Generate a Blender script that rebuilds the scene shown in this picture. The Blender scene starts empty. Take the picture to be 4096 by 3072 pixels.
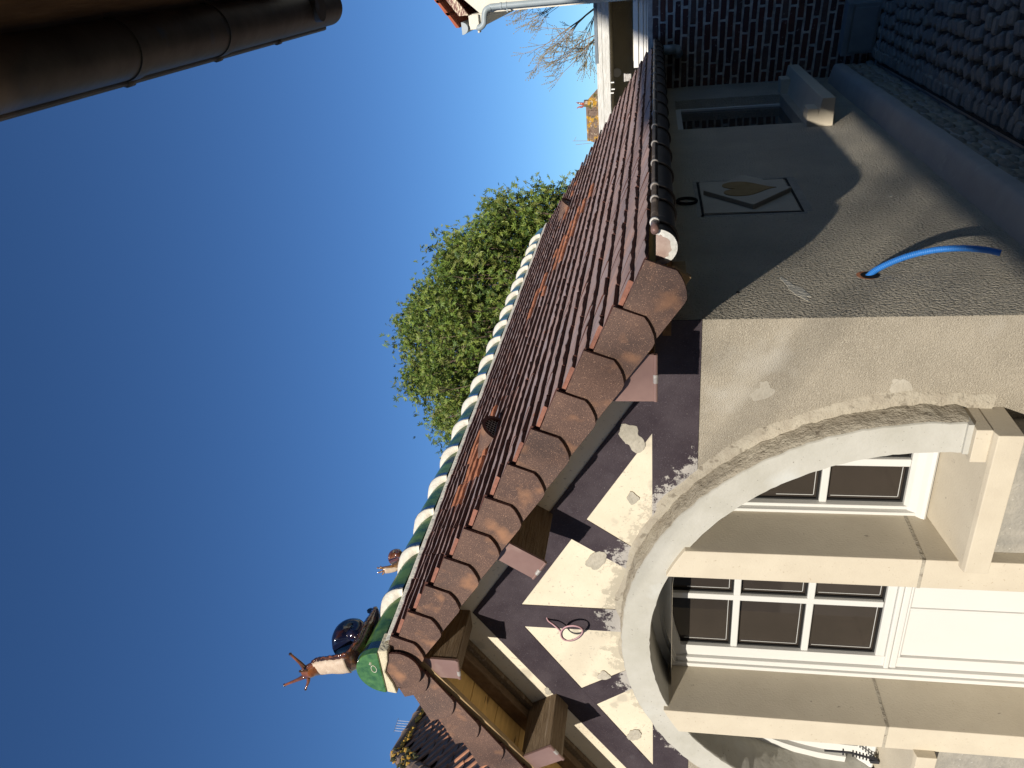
import bpy, bmesh, math, random
from mathutils import Vector, Matrix
R = random.Random(7)
sc = bpy.context.scene
COL = sc.collection
rad = math.radians
# ------------------------------------------------------------------ camera (phone held on its side: the picture's left is up)
EYE = Vector((0, 0, 1.6))
F_PX, PITCH, YAW = 3113.0, rad(10.41), rad(29.44)
fwd_h = Vector((-math.sin(YAW), math.cos(YAW), 0)); right_h = Vector((math.cos(YAW), math.sin(YAW), 0))
look = (fwd_h * math.cos(PITCH) + Vector((0, 0, math.sin(PITCH)))).normalized()
upv = right_h.cross(look)
cam_d = bpy.data.cameras.new('camera'); cam = bpy.data.objects.new('camera', cam_d); COL.objects.link(cam)
m = Matrix.Identity(4)
m.col[0] = (-upv).to_4d(); m.col[1] = right_h.to_4d(); m.col[2] = (-look).to_4d(); m.col[3] = EYE.to_4d()
for c in range(3): m[3][c] = 0
m[3][3] = 1
cam.matrix_world = m
cam_d.sensor_width = 36; cam_d.lens = 36 * F_PX / 4096
cam_d.clip_start = .02; cam_d.clip_end = 600
sc.camera = cam
# ------------------------------------------------------------------ light
LD = Vector((-.0625, .31, -.156)).normalized()
S_ELEV = math.asin(-LD.z); S_ROT = math.atan2(-LD.x, -LD.y)
w = bpy.data.worlds.new('World'); sc.world = w; w.use_nodes = True
nt = w.node_tree; bg = nt.nodes['Background']
sky = nt.nodes.new('ShaderNodeTexSky'); sky.sky_type = 'NISHITA'; sky.sun_disc = False
sky.sun_elevation = S_ELEV; sky.sun_rotation = S_ROT; sky.altitude = 100; sky.air_density = 1.0; sky.dust_density = .05; sky.ozone_density = 2.6
gm = nt.nodes.new('ShaderNodeGamma'); gm.inputs[1].default_value = 1.15; nt.links.new(sky.outputs[0], gm.inputs[0])
tint = nt.nodes.new('ShaderNodeMix'); tint.data_type = 'RGBA'; tint.blend_type = 'MULTIPLY'; tint.inputs[0].default_value = 1; nt.links.new(gm.outputs[0], tint.inputs[6]); tint.inputs[7].default_value = (.515, .735, .965, 1)
nt.links.new(tint.outputs[2], bg.inputs[0]); bg.inputs[1].default_value = .067
sd = bpy.data.lights.new('sun', 'SUN'); so = bpy.data.objects.new('sun', sd); COL.objects.link(so)
sd.energy = 5.0; sd.angle = rad(.53); sd.color = (1, .93, .82)
so.rotation_euler = LD.to_track_quat('-Z', 'Y').to_euler(); so.location = (0, -5, 12)
vs = sc.view_settings; vs.view_transform = 'Standard'; vs.look = 'None'; vs.gamma = 1; vs.exposure = .35; vs.use_curve_mapping = False

def P(px, py, axis, val):
    """where the sight line of a measured point meets one real plane of the place (used for survey only)"""
    a = 1536 - py; b = 2048 - px
    f = F_PX * math.cos(PITCH) - b * math.sin(PITCH); u = F_PX * math.sin(PITCH) + b * math.cos(PITCH)
    d = fwd_h * f + right_h * a; d.z = u
    if isinstance(axis, int): s = (val - EYE[axis]) / d[axis]
    else: s = (val - Vector(axis).dot(EYE)) / Vector(axis).dot(d)
    return EYE + d * s
# ------------------------------------------------------------------ materials
def mat(name, base, rough=.8, var=None, vscale=6, bump=0, bscale=60, spec=.3, metal=0, coat=0, stretch=(1, 1, 1), contrast=(.35, .65), detail=6,
        spots=None, attr=None, ior=None, bump2=None):
    """spots: list of (scale, threshold, colour, softness); attr: list of colours picked by per-face value 'rnd'"""
    m = bpy.data.materials.new(name); m.use_nodes = True; n = m.node_tree; b = n.nodes['Principled BSDF']; L = n.links
    b.inputs['Roughness'].default_value = rough; b.inputs['Specular IOR Level'].default_value = spec; b.inputs['Metallic'].default_value = metal
    b.inputs['Coat Weight'].default_value = coat; b.inputs['Coat Roughness'].default_value = .06
    tc = n.nodes.new('ShaderNodeNewGeometry')
    mp = n.nodes.new('ShaderNodeMapping'); mp.inputs['Scale'].default_value = stretch; L.new(tc.outputs['Position'], mp.inputs[0])
    col = n.nodes.new('ShaderNodeRGB'); col.outputs[0].default_value = (*base, 1); out = col.outputs[0]
    if attr:
        at = n.nodes.new('ShaderNodeAttribute'); at.attribute_name = 'rnd'
        cr = n.nodes.new('ShaderNodeValToRGB'); L.new(at.outputs['Fac'], cr.inputs[0])
        el = cr.color_ramp.elements
        for i, c in enumerate(attr):
            e = el[i] if i < 2 else el.new(1)
            e.position = i / (len(attr) - 1); e.color = (*c, 1)
        out = cr.outputs[0]
    if var:
        nz = n.nodes.new('ShaderNodeTexNoise'); nz.inputs['Scale'].default_value = vscale; nz.inputs['Detail'].default_value = detail; nz.inputs['Roughness'].default_value = .62
        L.new(mp.outputs[0], nz.inputs['Vector'])
        mr = n.nodes.new('ShaderNodeMapRange'); mr.inputs[1].default_value = contrast[0]; mr.inputs[2].default_value = contrast[1]; L.new(nz.outputs[0], mr.inputs[0])
        mx = n.nodes.new('ShaderNodeMix'); mx.data_type = 'RGBA'; L.new(mr.outputs[0], mx.inputs[0]); L.new(out, mx.inputs[6]); mx.inputs[7].default_value = (*var, 1)
        if attr: mx.inputs[7].default_value = (*var, 1); mu = n.nodes.new('ShaderNodeMath'); mu.operation = 'MULTIPLY'; mu.inputs[1].default_value = .5; L.new(mr.outputs[0], mu.inputs[0]); L.new(mu.outputs[0], mx.inputs[0])
        out = mx.outputs[2]
    for (s, th, c, soft) in (spots or []):
        nz = n.nodes.new('ShaderNodeTexNoise'); nz.inputs['Scale'].default_value = s; nz.inputs['Detail'].default_value = 3; L.new(mp.outputs[0], nz.inputs['Vector'])
        mr = n.nodes.new('ShaderNodeMapRange'); mr.inputs[1].default_value = th; mr.inputs[2].default_value = th + soft; L.new(nz.outputs[0], mr.inputs[0])
        mx = n.nodes.new('ShaderNodeMix'); mx.data_type = 'RGBA'; L.new(mr.outputs[0], mx.inputs[0]); L.new(out, mx.inputs[6]); mx.inputs[7].default_value = (*c, 1); out = mx.outputs[2]
    L.new(out, b.inputs['Base Color'])
    if bump:
        nz = n.nodes.new('ShaderNodeTexNoise'); nz.inputs['Scale'].default_value = bscale; nz.inputs['Detail'].default_value = 3; L.new(mp.outputs[0], nz.inputs['Vector'])
        bp = n.nodes.new('ShaderNodeBump'); bp.inputs['Strength'].default_value = 1; bp.inputs['Distance'].default_value = bump; L.new(nz.outputs[0], bp.inputs['Height'])
        L.new(bp.outputs[0], b.inputs['Normal'])
        if bump2:
            n2 = n.nodes.new('ShaderNodeTexNoise'); n2.inputs['Scale'].default_value = bump2[1]; n2.inputs['Detail'].default_value = 4; L.new(mp.outputs[0], n2.inputs['Vector'])
            b2 = n.nodes.new('ShaderNodeBump'); b2.inputs['Distance'].default_value = bump2[0]; L.new(n2.outputs[0], b2.inputs['Height']); L.new(b2.outputs[0], bp.inputs['Normal'])
    return m
M = {}
M['side'] = mat('grey_roughcast', (.56, .505, .405), .95, (.43, .39, .32), 2.2, .034, 85, spots=[(1.9, .63, (.42, .40, .36), .10)], bump2=(.006, 240))
M['patchside'] = mat('old_patch_concrete', (.22, .21, .185), .95, (.30, .28, .24), 14, .006, 60, spots=[(60, .66, (.4, .38, .34), .04)])
M['darkbrick'] = mat('dark_brick_wall', (.12, .07, .055), .9, (.08, .05, .04), 8)
M['paving'] = mat('light_paving', (.50, .45, .37), .9, (.42, .38, .31), 5)
M['beige'] = mat('sand_render', (0.311, 0.275, 0.216), .95, (0.252, 0.222, 0.173), 5, .007, 190, spots=[(230, .52, (0.37, 0.333, 0.266), .14), (3.3, .60, (0.37, 0.34, 0.284), .1), (2.1, .66, (0.37, 0.266, 0.178), .12)])
M['cream'] = mat('cream_render', (0.597, 0.54, 0.421), .85, (0.54, 0.479, 0.368), 4, .0015, 50, spots=[(7, .64, (0.426, 0.385, 0.303), .06), (60, .66, (0.409, 0.368, 0.295), .03), (150, .70, (0.327, 0.295, 0.237), .02)])
M['violet'] = mat('painted_timber_violet', (0.0256, 0.0176, 0.0232), .8, (0.0464, 0.036, 0.0424), 6, .0025, 150, spots=[(190, .62, (0.068, 0.056, 0.0656), .08), (5, .66, (0.08, 0.072, 0.08), .10), (70, .745, (0.272, 0.256, 0.232), .03)])
M['mortar'] = mat('sandy_mortar', (0.289, 0.254, 0.199), .95, (0.371, 0.337, 0.268), 14, .008, 45, spots=[(30, .6, (0.206, 0.179, 0.138), .08)], bump2=(.004, 140))
M['patch'] = mat('grey_repair_mortar', (0.317, 0.293, 0.238), .95, (0.396, 0.365, 0.301), 20, .006, 60)
M['ring'] = mat('pale_concrete', (0.36, 0.348, 0.3), .85, (0.416, 0.404, 0.36), 5, .002, 40, spots=[(95, .70, (0.2, 0.184, 0.16), .02), (4, .62, (0.44, 0.44, 0.408), .12)])
M['stone'] = mat('cut_limestone', (0.5, 0.446, 0.348), .8, (0.454, 0.401, 0.311), 6, .0007, 120, spots=[(110, .68, (0.378, 0.318, 0.235), .03), (25, .74, (0.288, 0.25, 0.204), .02)])
M['white'] = mat('white_lacquer', (0.547, 0.54, 0.511), .35, (0.525, 0.519, 0.489), 2, spec=.5)
M['glass'] = mat('dark_window_glass', (0.0289, 0.0238, 0.0195), .03, (0.0357, 0.0289, 0.0238), 3, spec=.45)
M['gasket_shade'] = mat('rubber_recess_shade', (.01, .01, .01), .5)
M['spacer'] = mat('aluminium_spacer', (.45, .45, .43), .4)
M['roof'] = mat('plain_roof_tiles', (.2, .1, .08), .85, (.30, .255, .255), 26, .0025, 130, stretch=(.6, 1.6, .6), spec=.25, contrast=(.42, .60),
                attr=[(.26, .17, .15), (.36, .235, .20), (.30, .22, .21), (.38, .23, .185), (.32, .245, .24)], spots=[(7, .66, (.36, .16, .10), .05), (200, .7, (.38, .3, .25), .03)])
M['edge'] = mat('tile_edges_brown', (.085, .032, .024), .9, (.05, .022, .018), 60, .004, 120)
M['cut'] = mat('fresh_cut_clay', (.27, .12, .085), .9, (.20, .09, .065), 50, .004, 90)
M['barge'] = mat('speckled_brown_tile', (0.0978, 0.0527, 0.0408), .75, (0.157, 0.0892, 0.0638), 9, .0012, 220, attr=[(0.0723, 0.0442, 0.0365), (0.0918, 0.0553, 0.0425), (0.0808, 0.0527, 0.0442), (0.106, 0.0612, 0.0459)], spots=[(300, .60, (0.306, 0.187, 0.128), .07), (340, .60, (0.0382, 0.0213, 0.0187), .1), (8, .55, (.25, .13, .075), .16)], contrast=(.40, .68))
def wear(name, col, th):
    """lime and mortar scuffs left on the paint where the new arch was cut in"""
    m = M[name]; n = m.node_tree; L = n.links; b = n.nodes['Principled BSDF']; src = b.inputs['Base Color'].links[0].from_socket
    g = n.nodes.new('ShaderNodeNewGeometry'); sub = n.nodes.new('ShaderNodeVectorMath'); sub.operation = 'SUBTRACT'; sub.inputs[1].default_value = (-2.70, 0, .59)
    mu = n.nodes.new('ShaderNodeVectorMath'); mu.operation = 'MULTIPLY'; mu.inputs[1].default_value = (1, 0, 1); ln = n.nodes.new('ShaderNodeVectorMath'); ln.operation = 'LENGTH'
    L.new(g.outputs['Position'], sub.inputs[0]); L.new(sub.outputs[0], mu.inputs[0]); L.new(mu.outputs[0], ln.inputs[0])
    mr = n.nodes.new('ShaderNodeMapRange'); mr.inputs[1].default_value = 1.17; mr.inputs[2].default_value = 1.34; mr.inputs[3].default_value = .34; mr.inputs[4].default_value = 0; L.new(ln.outputs['Value'], mr.inputs[0])
    nz = n.nodes.new('ShaderNodeTexNoise'); nz.inputs['Scale'].default_value = 26; nz.inputs['Detail'].default_value = 9; nz.inputs['Roughness'].default_value = .75; L.new(g.outputs['Position'], nz.inputs['Vector'])
    ad = n.nodes.new('ShaderNodeMath'); L.new(mr.outputs[0], ad.inputs[0]); L.new(nz.outputs[0], ad.inputs[1])
    st = n.nodes.new('ShaderNodeMapRange'); st.inputs[1].default_value = th; st.inputs[2].default_value = th + .05; L.new(ad.outputs[0], st.inputs[0])
    mx = n.nodes.new('ShaderNodeMix'); mx.data_type = 'RGBA'; L.new(st.outputs[0], mx.inputs[0]); L.new(src, mx.inputs[6]); mx.inputs[7].default_value = (*col, 1); L.new(mx.outputs[2], b.inputs['Base Color'])
wear('violet', (.33, .31, .285), .70); wear('cream', (.40, .36, .28), .71)
M['cutbright'] = mat('bright_fresh_clay', (.52, .20, .09), .9, (.36, .14, .08), 50, .004, 90)
M['smear'] = mat('pale_render_smear', (.54, .51, .44), .9, (.46, .43, .36), 9, .008, 60)
M['beigepatch'] = mat('pale_beige_patch', (.375, .345, .285), .9, (.32, .29, .235), 12, .004, 80)
M['glaze'] = mat('green_glaze', (0.0225, 0.0788, 0.0135), .4, (0.105, 0.203, 0.0375), 16, .003, 22, spec=.4, coat=.5, stretch=(0.75, 0.75, 0.45), contrast=(.42, .6), spots=[(9, .63, (0.006, 0.0165, 0.0263), .09)])
M['glaze2'] = mat('green_glaze_end', (.03, .09, .015), .2, (.07, .17, .035), 30, .001, 40, spec=.6, coat=1, spots=[(8, .62, (.02, .07, .06), .08)])
M['glazeblue'] = mat('dark_blue_glaze', (.006, .014, .026), .1, (.012, .035, .03), 14, spec=.6, coat=1)
M['collar'] = mat('white_ridge_mortar', (0.704, 0.669, 0.581), .85, (0.669, 0.616, 0.51), 12, .003, 50)
M['ridgemortar'] = mat('grey_white_ridge_bedding', (.50, .47, .40), .9, (.62, .58, .47), 14, .008, 40)
M['endmortar'] = mat('cream_ridge_end_mortar', (0.568, 0.507, 0.361), .95, (0.499, 0.447, 0.318), 14, .006, 90)
M['wood'] = mat('weathered_beam_wood', (.20, .145, .09), .85, (.12, .08, .045), 9, .006, 14, stretch=(14, 1, 14), spots=[(3, .6, (.27, .21, .15), .1)], bump2=(.002, 60))
M['woodfront'] = mat('yellow_fir_boards', (.78, .52, .19), .7, (.64, .41, .14), 6, .002, 10, stretch=(8, 1, 8), spots=[(5, .67, (.2, .11, .04), .05)])
M['woodrake'] = mat('brown_rafter_wood', (.17, .11, .062), .8, (.11, .068, .036), 10, .003, 14, stretch=(3, 12, 3))
M['woodtrim'] = mat('pale_fascia_wood', (.36, .25, .13), .8, (.28, .19, .10), 9, .002, 16, stretch=(3, 12, 3))
M['cap'] = mat('brown_zinc_cap', (0.255, 0.162, 0.14), .5, (0.212, 0.128, 0.111), 6, spec=.4, metal=.25, spots=[(5, .64, (0.306, 0.212, 0.178), .08)])
M['zinc'] = mat('dark_zinc', (.10, .085, .075), .45, (.06, .05, .045), 8, metal=.5, spec=.4, spots=[(14, .64, (.18, .15, .13), .06)])
M['zinclip'] = mat('zinc_solder', (.42, .40, .37), .5, (.3, .27, .25), 40, .002, 80, metal=.3)
M['endcap'] = mat('gutter_end_brown', (.38, .27, .23), .6, (.48, .38, .33), 25, metal=.2)
M['oxide'] = mat('white_oxide_seam', (.72, .70, .66), .85, (.55, .55, .50), 70, .003, 90)
M['oldzinc'] = mat('old_patinated_zinc', (.075, .068, .055), .55, (.045, .04, .034), 7, .002, 14, metal=.35, spots=[(10, .62, (.05, .06, .075), .1), (3, .6, (.11, .085, .06), .08)])
M['oldwood'] = mat('old_eave_wood', (.17, .10, .05), .85, (.09, .05, .025), 7, .004, 12, stretch=(6, .6, 6))
M['plaqueS'] = mat('plaque_stone', (.40, .355, .28), .8, (.35, .31, .25), 8, .0008, 90)
M['heart'] = mat('ochre_heart', (.22, .14, .05), .8, (.26, .17, .07), 20, .001, 90)
M['brick'] = mat('old_brick', (.16, .06, .045), .9, (.08, .04, .036), 22, .006, 60, attr=[(.06, .034, .038), (.13, .05, .04), (.17, .065, .045), (.08, .045, .045), (.20, .13, .10)], spots=[(40, .66, (.35, .29, .25), .06)])
M['joint'] = mat('brick_joint_mortar', (.66, .62, .54), .95, (.36, .34, .30), 14, .008, 40)
M['curb'] = mat('smooth_cement_plinth', (.36, .335, .30), .85, (.30, .28, .26), 4, .001, 40, spots=[(5, .63, (.42, .39, .34), .1)])
M['rubble'] = mat('foundation_stone', (.27, .24, .19), .9, (.16, .14, .11), 14, .012, 30, attr=[(.2, .18, .15), (.32, .28, .21), (.26, .24, .21)], bump2=(.004, 110))
M['cobble'] = mat('granite_setts', (.23, .22, .205), .8, (.16, .155, .145), 26, .004, 70, attr=[(.21, .185, .15), (.26, .23, .185), (.22, .205, .18), (.29, .25, .185)], spots=[(120, .64, (.35, .34, .31), .05)])
M['soil'] = mat('dark_joint_sand', (.06, .055, .048), .95, (.04, .038, .033), 30, .01, 60)
M['galv'] = mat('galvanised_steel', (.33, .37, .38), .45, (.26, .29, .30), 5, metal=.4)
M['blue'] = mat('blue_conduit_plastic', (.03, .20, .62), .4, spec=.5)
M['clayhole'] = mat('orange_brick_hole', (.5, .2, .1), .95, (.4, .16, .08), 30, .005, 60)
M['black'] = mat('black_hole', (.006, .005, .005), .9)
M['iron'] = mat('black_wrought_iron', (.012, .012, .016), .45, spec=.5)
M['cablepink'] = mat('pink_cable', (.42, .25, .27), .45)
M['cabledark'] = mat('dark_cable', (.05, .04, .05), .45)
M['snailfoot'] = mat('amber_brown_glaze', (.20, .065, .02), .15, (.06, .025, .012), 18, .003, 30, spec=.6, coat=1, contrast=(.38, .62))
M['snaildark'] = mat('brown_black_glaze', (.035, .018, .012), .12, (.13, .05, .018), 20, .004, 26, spec=.6, coat=1, contrast=(.48, .66))
M['snailsole'] = mat('pale_snail_sole', (.50, .40, .30), .5, (.40, .30, .22), 22, .003, 40, spots=[(30, .6, (.56, .47, .36), .1)])
M['shellblue'] = mat('midnight_blue_glaze', (.005, .007, .022), .12, (.04, .014, .012), 9, .002, 12, spec=.4, coat=.35, contrast=(.5, .66))
M['shellbrown'] = mat('brown_striped_glaze', (.07, .022, .014), .1, (.16, .06, .03), 40, .002, 60, spec=.7, coat=1, stretch=(1, .3, 1))
M['ochre'] = mat('speckled_ochre_glaze', (.26, .13, .035), .2, (.10, .045, .015), 90, spec=.6, coat=1)
M['leaf'] = mat('spring_leaves', (.12, .21, .03), .55, None, attr=[(.03, .055, .01), (.065, .11, .014), (.115, .17, .022), (.165, .20, .035), (.10, .105, .024)], spec=.35)
M['twig'] = mat('tree_bark', (.17, .12, .085), .9, (.10, .07, .05), 8)
M['bare'] = mat('bare_tree_bark', (.26, .20, .13), .9, (.18, .13, .09), 6)
M['bud'] = mat('yellow_green_buds', (.26, .22, .11), .7)
M['shrub'] = mat('bronze_shrub_leaves', (.13, .12, .04), .7, attr=[(.08, .08, .03), (.18, .15, .05), (.14, .17, .05)])
M['whiterender'] = mat('white_gable_render', (0.612, 0.578, 0.493), .9, (0.561, 0.527, 0.442), 6, .004, 60, spots=[(90, .68, (0.425, 0.383, 0.306), .04)])
M['parapet'] = mat('whitewashed_parapet', (0.578, 0.57, 0.535), .9, (0.476, 0.459, 0.416), 14, .012, 25, stretch=(0.425, 0.85, 1.7))
M['extwall'] = mat('beige_wall', (.40, .36, .27), .95, (.36, .32, .24), 6, .003, 60)
M['slate'] = mat('grey_zinc_flashing', (.16, .19, .22), .5, (.10, .12, .14), 20, metal=.3, stretch=(1, 1, 9))
M['pvc'] = mat('white_plastic', (.72, .70, .66), .45)
M['greypipe'] = mat('grey_downpipe', (.27, .31, .33), .45, (.23, .27, .28), 6, spec=.5)
M['redtile'] = mat('orange_red_verge_tile', (0.342, 0.09, 0.045), .85, (0.252, 0.072, 0.036), 30, .003, 60)
M['peelpaint'] = mat('peeling_brown_paint', (.19, .10, .085), .8, (.62, .52, .38), 26, .003, 40, contrast=(.5, .56), stretch=(1, 1, 3))
M['lichenroof'] = mat('lichen_covered_tiles', (.17, .12, .09), .95, (.42, .24, .03), 3.2, .03, 9, contrast=(.5, .56), spots=[(5, .58, (.10, .09, .03), .05), (11, .62, (.4, .33, .24), .04)])
M['oldtile'] = mat('brown_interlocking_tiles', (.10, .075, .06), .85, (.14, .09, .065), 8, .003, 60, attr=[(.15, .11, .09), (.20, .145, .11), (.17, .125, .10)])
M['oldtileroll'] = mat('tile_roll_orange', (.44, .20, .11), .9, (.26, .13, .08), 8)
M['lichen'] = mat('yellow_lichen', (.50, .27, .03), .95, (.30, .20, .06), 30, .006, 40)
M['squirrel'] = mat('red_brown_glazed_figure', (.32, .06, .025), .3, spec=.5)
M['slateroof'] = mat('slate_roof', (.08, .085, .10), .6, (.06, .065, .08), 12)
M['render2'] = mat('old_townhouse_render', (.40, .36, .29), .9, (.34, .31, .25), 3)
M['moss'] = mat('dark_moss', (.03, .035, .015), .95, (.06, .06, .03), 30, .01, 40)
# ------------------------------------------------------------------ object helpers
class MB:
    def __init__(s): s.v = []; s.f = []; s.mi = []; s.r = []
    def add(s, vs, fs, mi=0, r=None):
        o = len(s.v); s.v += [tuple(p) for p in vs]
        for k, f in enumerate(fs):
            s.f.append([o + i for i in f]); s.mi.append(mi[k] if isinstance(mi, list) else mi); s.r.append(R.random() if r is None else r)
    def box(s, a, b, mi=0, r=None):
        x0, y0, z0 = a; x1, y1, z1 = b
        x0, x1 = min(x0, x1), max(x0, x1); y0, y1 = min(y0, y1), max(y0, y1); z0, z1 = min(z0, z1), max(z0, z1)
        s.add([(x0, y0, z0), (x1, y0, z0), (x1, y1, z0), (x0, y1, z0), (x0, y0, z1), (x1, y0, z1), (x1, y1, z1), (x0, y1, z1)],
              [(0, 3, 2, 1), (4, 5, 6, 7), (0, 1, 5, 4), (1, 2, 6, 5), (2, 3, 7, 6), (3, 0, 4, 7)], mi, r)
    def prism(s, poly, d, mi=0, r=None, cap_mi=None):
        """poly: 3D points of one face, extruded by vector d"""
        n = len(poly); d = Vector(d); a = [Vector(p) for p in poly]
        s.add(a + [p + d for p in a], [tuple(range(n)), tuple(range(2 * n - 1, n - 1, -1))] + [(i, i + n, (i + 1) % n + n, (i + 1) % n) for i in range(n)],
              [mi if cap_mi is None else cap_mi] * 2 + [mi] * n, r)
    def xz(s, poly, y0, y1, mi=0, r=None, cap_mi=None): s.prism([(x, y0, z) for x, z in poly], (0, y1 - y0, 0), mi, r, cap_mi)
    def tube(s, pts, rr, n=10, mi=0, r=None, caps=True):
        pts = [Vector(p) for p in pts]; k = len(pts); rs = rr if isinstance(rr, (list, tuple)) else [rr] * k
        t0 = (pts[1] - pts[0]).normalized(); up = Vector((0, 0, 1)) if abs(t0.z) < .9 else Vector((1, 0, 0))
        u = t0.cross(up).normalized(); V = []
        for i in range(k):
            t = (pts[min(i + 1, k - 1)] - pts[max(i - 1, 0)]).normalized()
            u = (u - t * u.dot(t)).normalized(); w_ = t.cross(u)
            for j in range(n):
                a = 2 * math.pi * j / n; V.append(pts[i] + (u * math.cos(a) + w_ * math.sin(a)) * rs[i])
        F = [(i * n + j, i * n + (j + 1) % n, (i + 1) * n + (j + 1) % n, (i + 1) * n + j) for i in range(k - 1) for j in range(n)]
        if caps: F += [tuple(range(n - 1, -1, -1)), tuple((k - 1) * n + j for j in range(n))]
        s.add(V, F, mi, r)
    def build(s, name, mats, parent=None, smooth=False, bevel=0, fix=True, smooth_angle=None):
        me = bpy.data.meshes.new(name); me.from_pydata(s.v, [], s.f)
        for mm in (mats if isinstance(mats, (list, tuple)) else [mats]): me.materials.append(M[mm])
        me.polygons.foreach_set('material_index', s.mi)
        if smooth: me.polygons.foreach_set('use_smooth', [True] * len(s.f))
        at = me.attributes.new('rnd', 'FLOAT', 'FACE'); at.data.foreach_set('value', s.r)
        if fix:
            bm = bmesh.new(); bm.from_mesh(me); bmesh.ops.recalc_face_normals(bm, faces=bm.faces); bm.to_mesh(me); bm.free()
        o = bpy.data.objects.new(name, me); COL.objects.link(o)
        if parent: o.parent = parent; o.matrix_parent_inverse = Matrix.Translation(-parent.location) if parent.parent is None else Matrix.Identity(4)
        if bevel:
            b = o.modifiers.new('bevel', 'BEVEL'); b.width = bevel; b.segments = 2; b.limit_method = 'ANGLE'; b.angle_limit = rad(40)
        if smooth and smooth_angle:
            try: me.set_sharp_from_angle(angle=rad(smooth_angle))
            except Exception: pass
        return o
def tag(o, label=None, cat=None, group=None, kind=None):
    if label: o['label'] = label
    if cat: o['category'] = cat
    if group: o['group'] = group
    if kind: o['kind'] = kind
    return o
def empty(name, loc, label, cat, group=None):
    o = bpy.data.objects.new(name, None); COL.objects.link(o); o.location = loc; o.empty_display_size = .2
    bpy.context.view_layer.update() if False else None
    return tag(o, label, cat, group)
def box(name, a, b, m_, parent=None, bevel=0, label=None):
    q = MB(); q.box(a, b); o = q.build(name, m_, parent, bevel=bevel)
    return tag(o, label) if label else o
def noise1(seed, x):
    i = math.floor(x); f = x - i; f = f * f * (3 - 2 * f)
    h = lambda k: random.Random(seed * 7919 + k).random()
    return h(i) * (1 - f) + h(i + 1) * f - .5
GZ = -.18                                      # ground level
# ------------------------------------------------------------------ ground
q = MB(); q.add([(-90, -90, GZ - .03), (90, -90, GZ - .03), (90, 120, GZ - .03), (-90, 120, GZ - .03)], [(0, 1, 2, 3)])
tag(q.build('ground', 'paving', fix=False), kind='structure')
q = MB(); q.add([(-1.06, 1.2, GZ - .012), (2.0, 1.2, GZ - .012), (2.0, 9.5, GZ - .012), (-1.06, 9.5, GZ - .012)], [(0, 1, 2, 3)]); tag(q.build('paving_bed', 'soil', fix=False), kind='structure')
q = MB()
def sett(cx, cy, ang, lx, ly, h):
    """one rounded granite sett"""
    c, s_ = math.cos(ang), math.sin(ang); ring0 = []; ring1 = []; ring2 = []
    k = R.uniform(.25, .42)
    base = [(-.5, -.5 + k * .4), (-.5 + k * .4, -.5), (.5 - k * .4, -.5), (.5, -.5 + k * .5), (.5, .5 - k * .3), (.5 - k * .5, .5), (-.5 + k * .3, .5), (-.5, .5 - k * .5)]
    base = [(x + R.uniform(-.05, .05), y + R.uniform(-.05, .05)) for x, y in base]
    tx, ty = R.uniform(-.12, .12), R.uniform(-.12, .12)
    for (x, y) in base:
        for ring, f, z in ((ring0, 1, -.05), (ring1, .97, h - .012), (ring2, .74, h)):
            X, Y = x * lx * f, y * ly * f
            ring.append((cx + X * c - Y * s_, cy + X * s_ + Y * c, GZ + z + tx * X + ty * Y))
    n = 8; V = ring0 + ring1 + ring2 + [(cx, cy, GZ + h + .003)]
    Fs = [(a * n + i, a * n + (i + 1) % n, (a + 1) * n + (i + 1) % n, (a + 1) * n + i) for a in (0, 1) for i in range(n)] + [(2 * n + i, 2 * n + (i + 1) % n, 3 * n) for i in range(n)]
    q.add(V, Fs, 0, R.random())
y = 1.6                                         # a straight border row beside the foundation
while y < 7.4:
    l = R.uniform(.085, .12); sett(-.985, y + l / 2, R.uniform(-.06, .06), .085, l - .012, .018 + R.uniform(0, .01)); y += l
fan = .86
for fi, xc in enumerate((-.50, .36, 1.22)):     # segmental arcs, like fish scales
    ry = 0
    while ry < 6.6:
        a = -1.0
        while a < 1.0:
            wd = R.uniform(.088, .115); x = xc + a * fan / 2
            yy = 1.3 + ry + .20 * (1 - a * a)
            sett(x, yy, math.atan(-.4 * a / (fan / 2) * .9), wd - .021, .080 + R.uniform(-.008, .006), .014 + R.uniform(-.004, .010)); a += wd / (fan / 2) * .97
        ry += .102
tag(q.build('cobbled_paving', 'cobble', fix=False), kind='structure')
# ------------------------------------------------------------------ THE HOUSE
XW, XR, YG = -1.2, -2.70, 2.59                 # side wall, ridge, gable wall
XL = 2 * XR - XW
ES, EN = Vector((-.83863, 0, .54464)), Vector((.54464, 0, .83863))   # up the slope, off the slope
O0 = Vector((-.839, 0, 1.628))
def RS(s, n, y, side=0):
    p = O0 + ES * s + EN * n; p.y = y
    if side: p.x = 2 * XR - p.x
    return p
YB, YE = 2.27, 7.9
house = empty('gabled_house', (-2.7, 2.59, GZ), 'small rendered gabled house with brown tiled roof, painted timber gable and arched doorway', 'house')
def rz(x, n=-.075):                            # underside of the roof above x
    xx = x if x > XR else 2 * XR - x
    return 1.628 + (-.839 - xx) * .6494 + n / .8386
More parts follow.
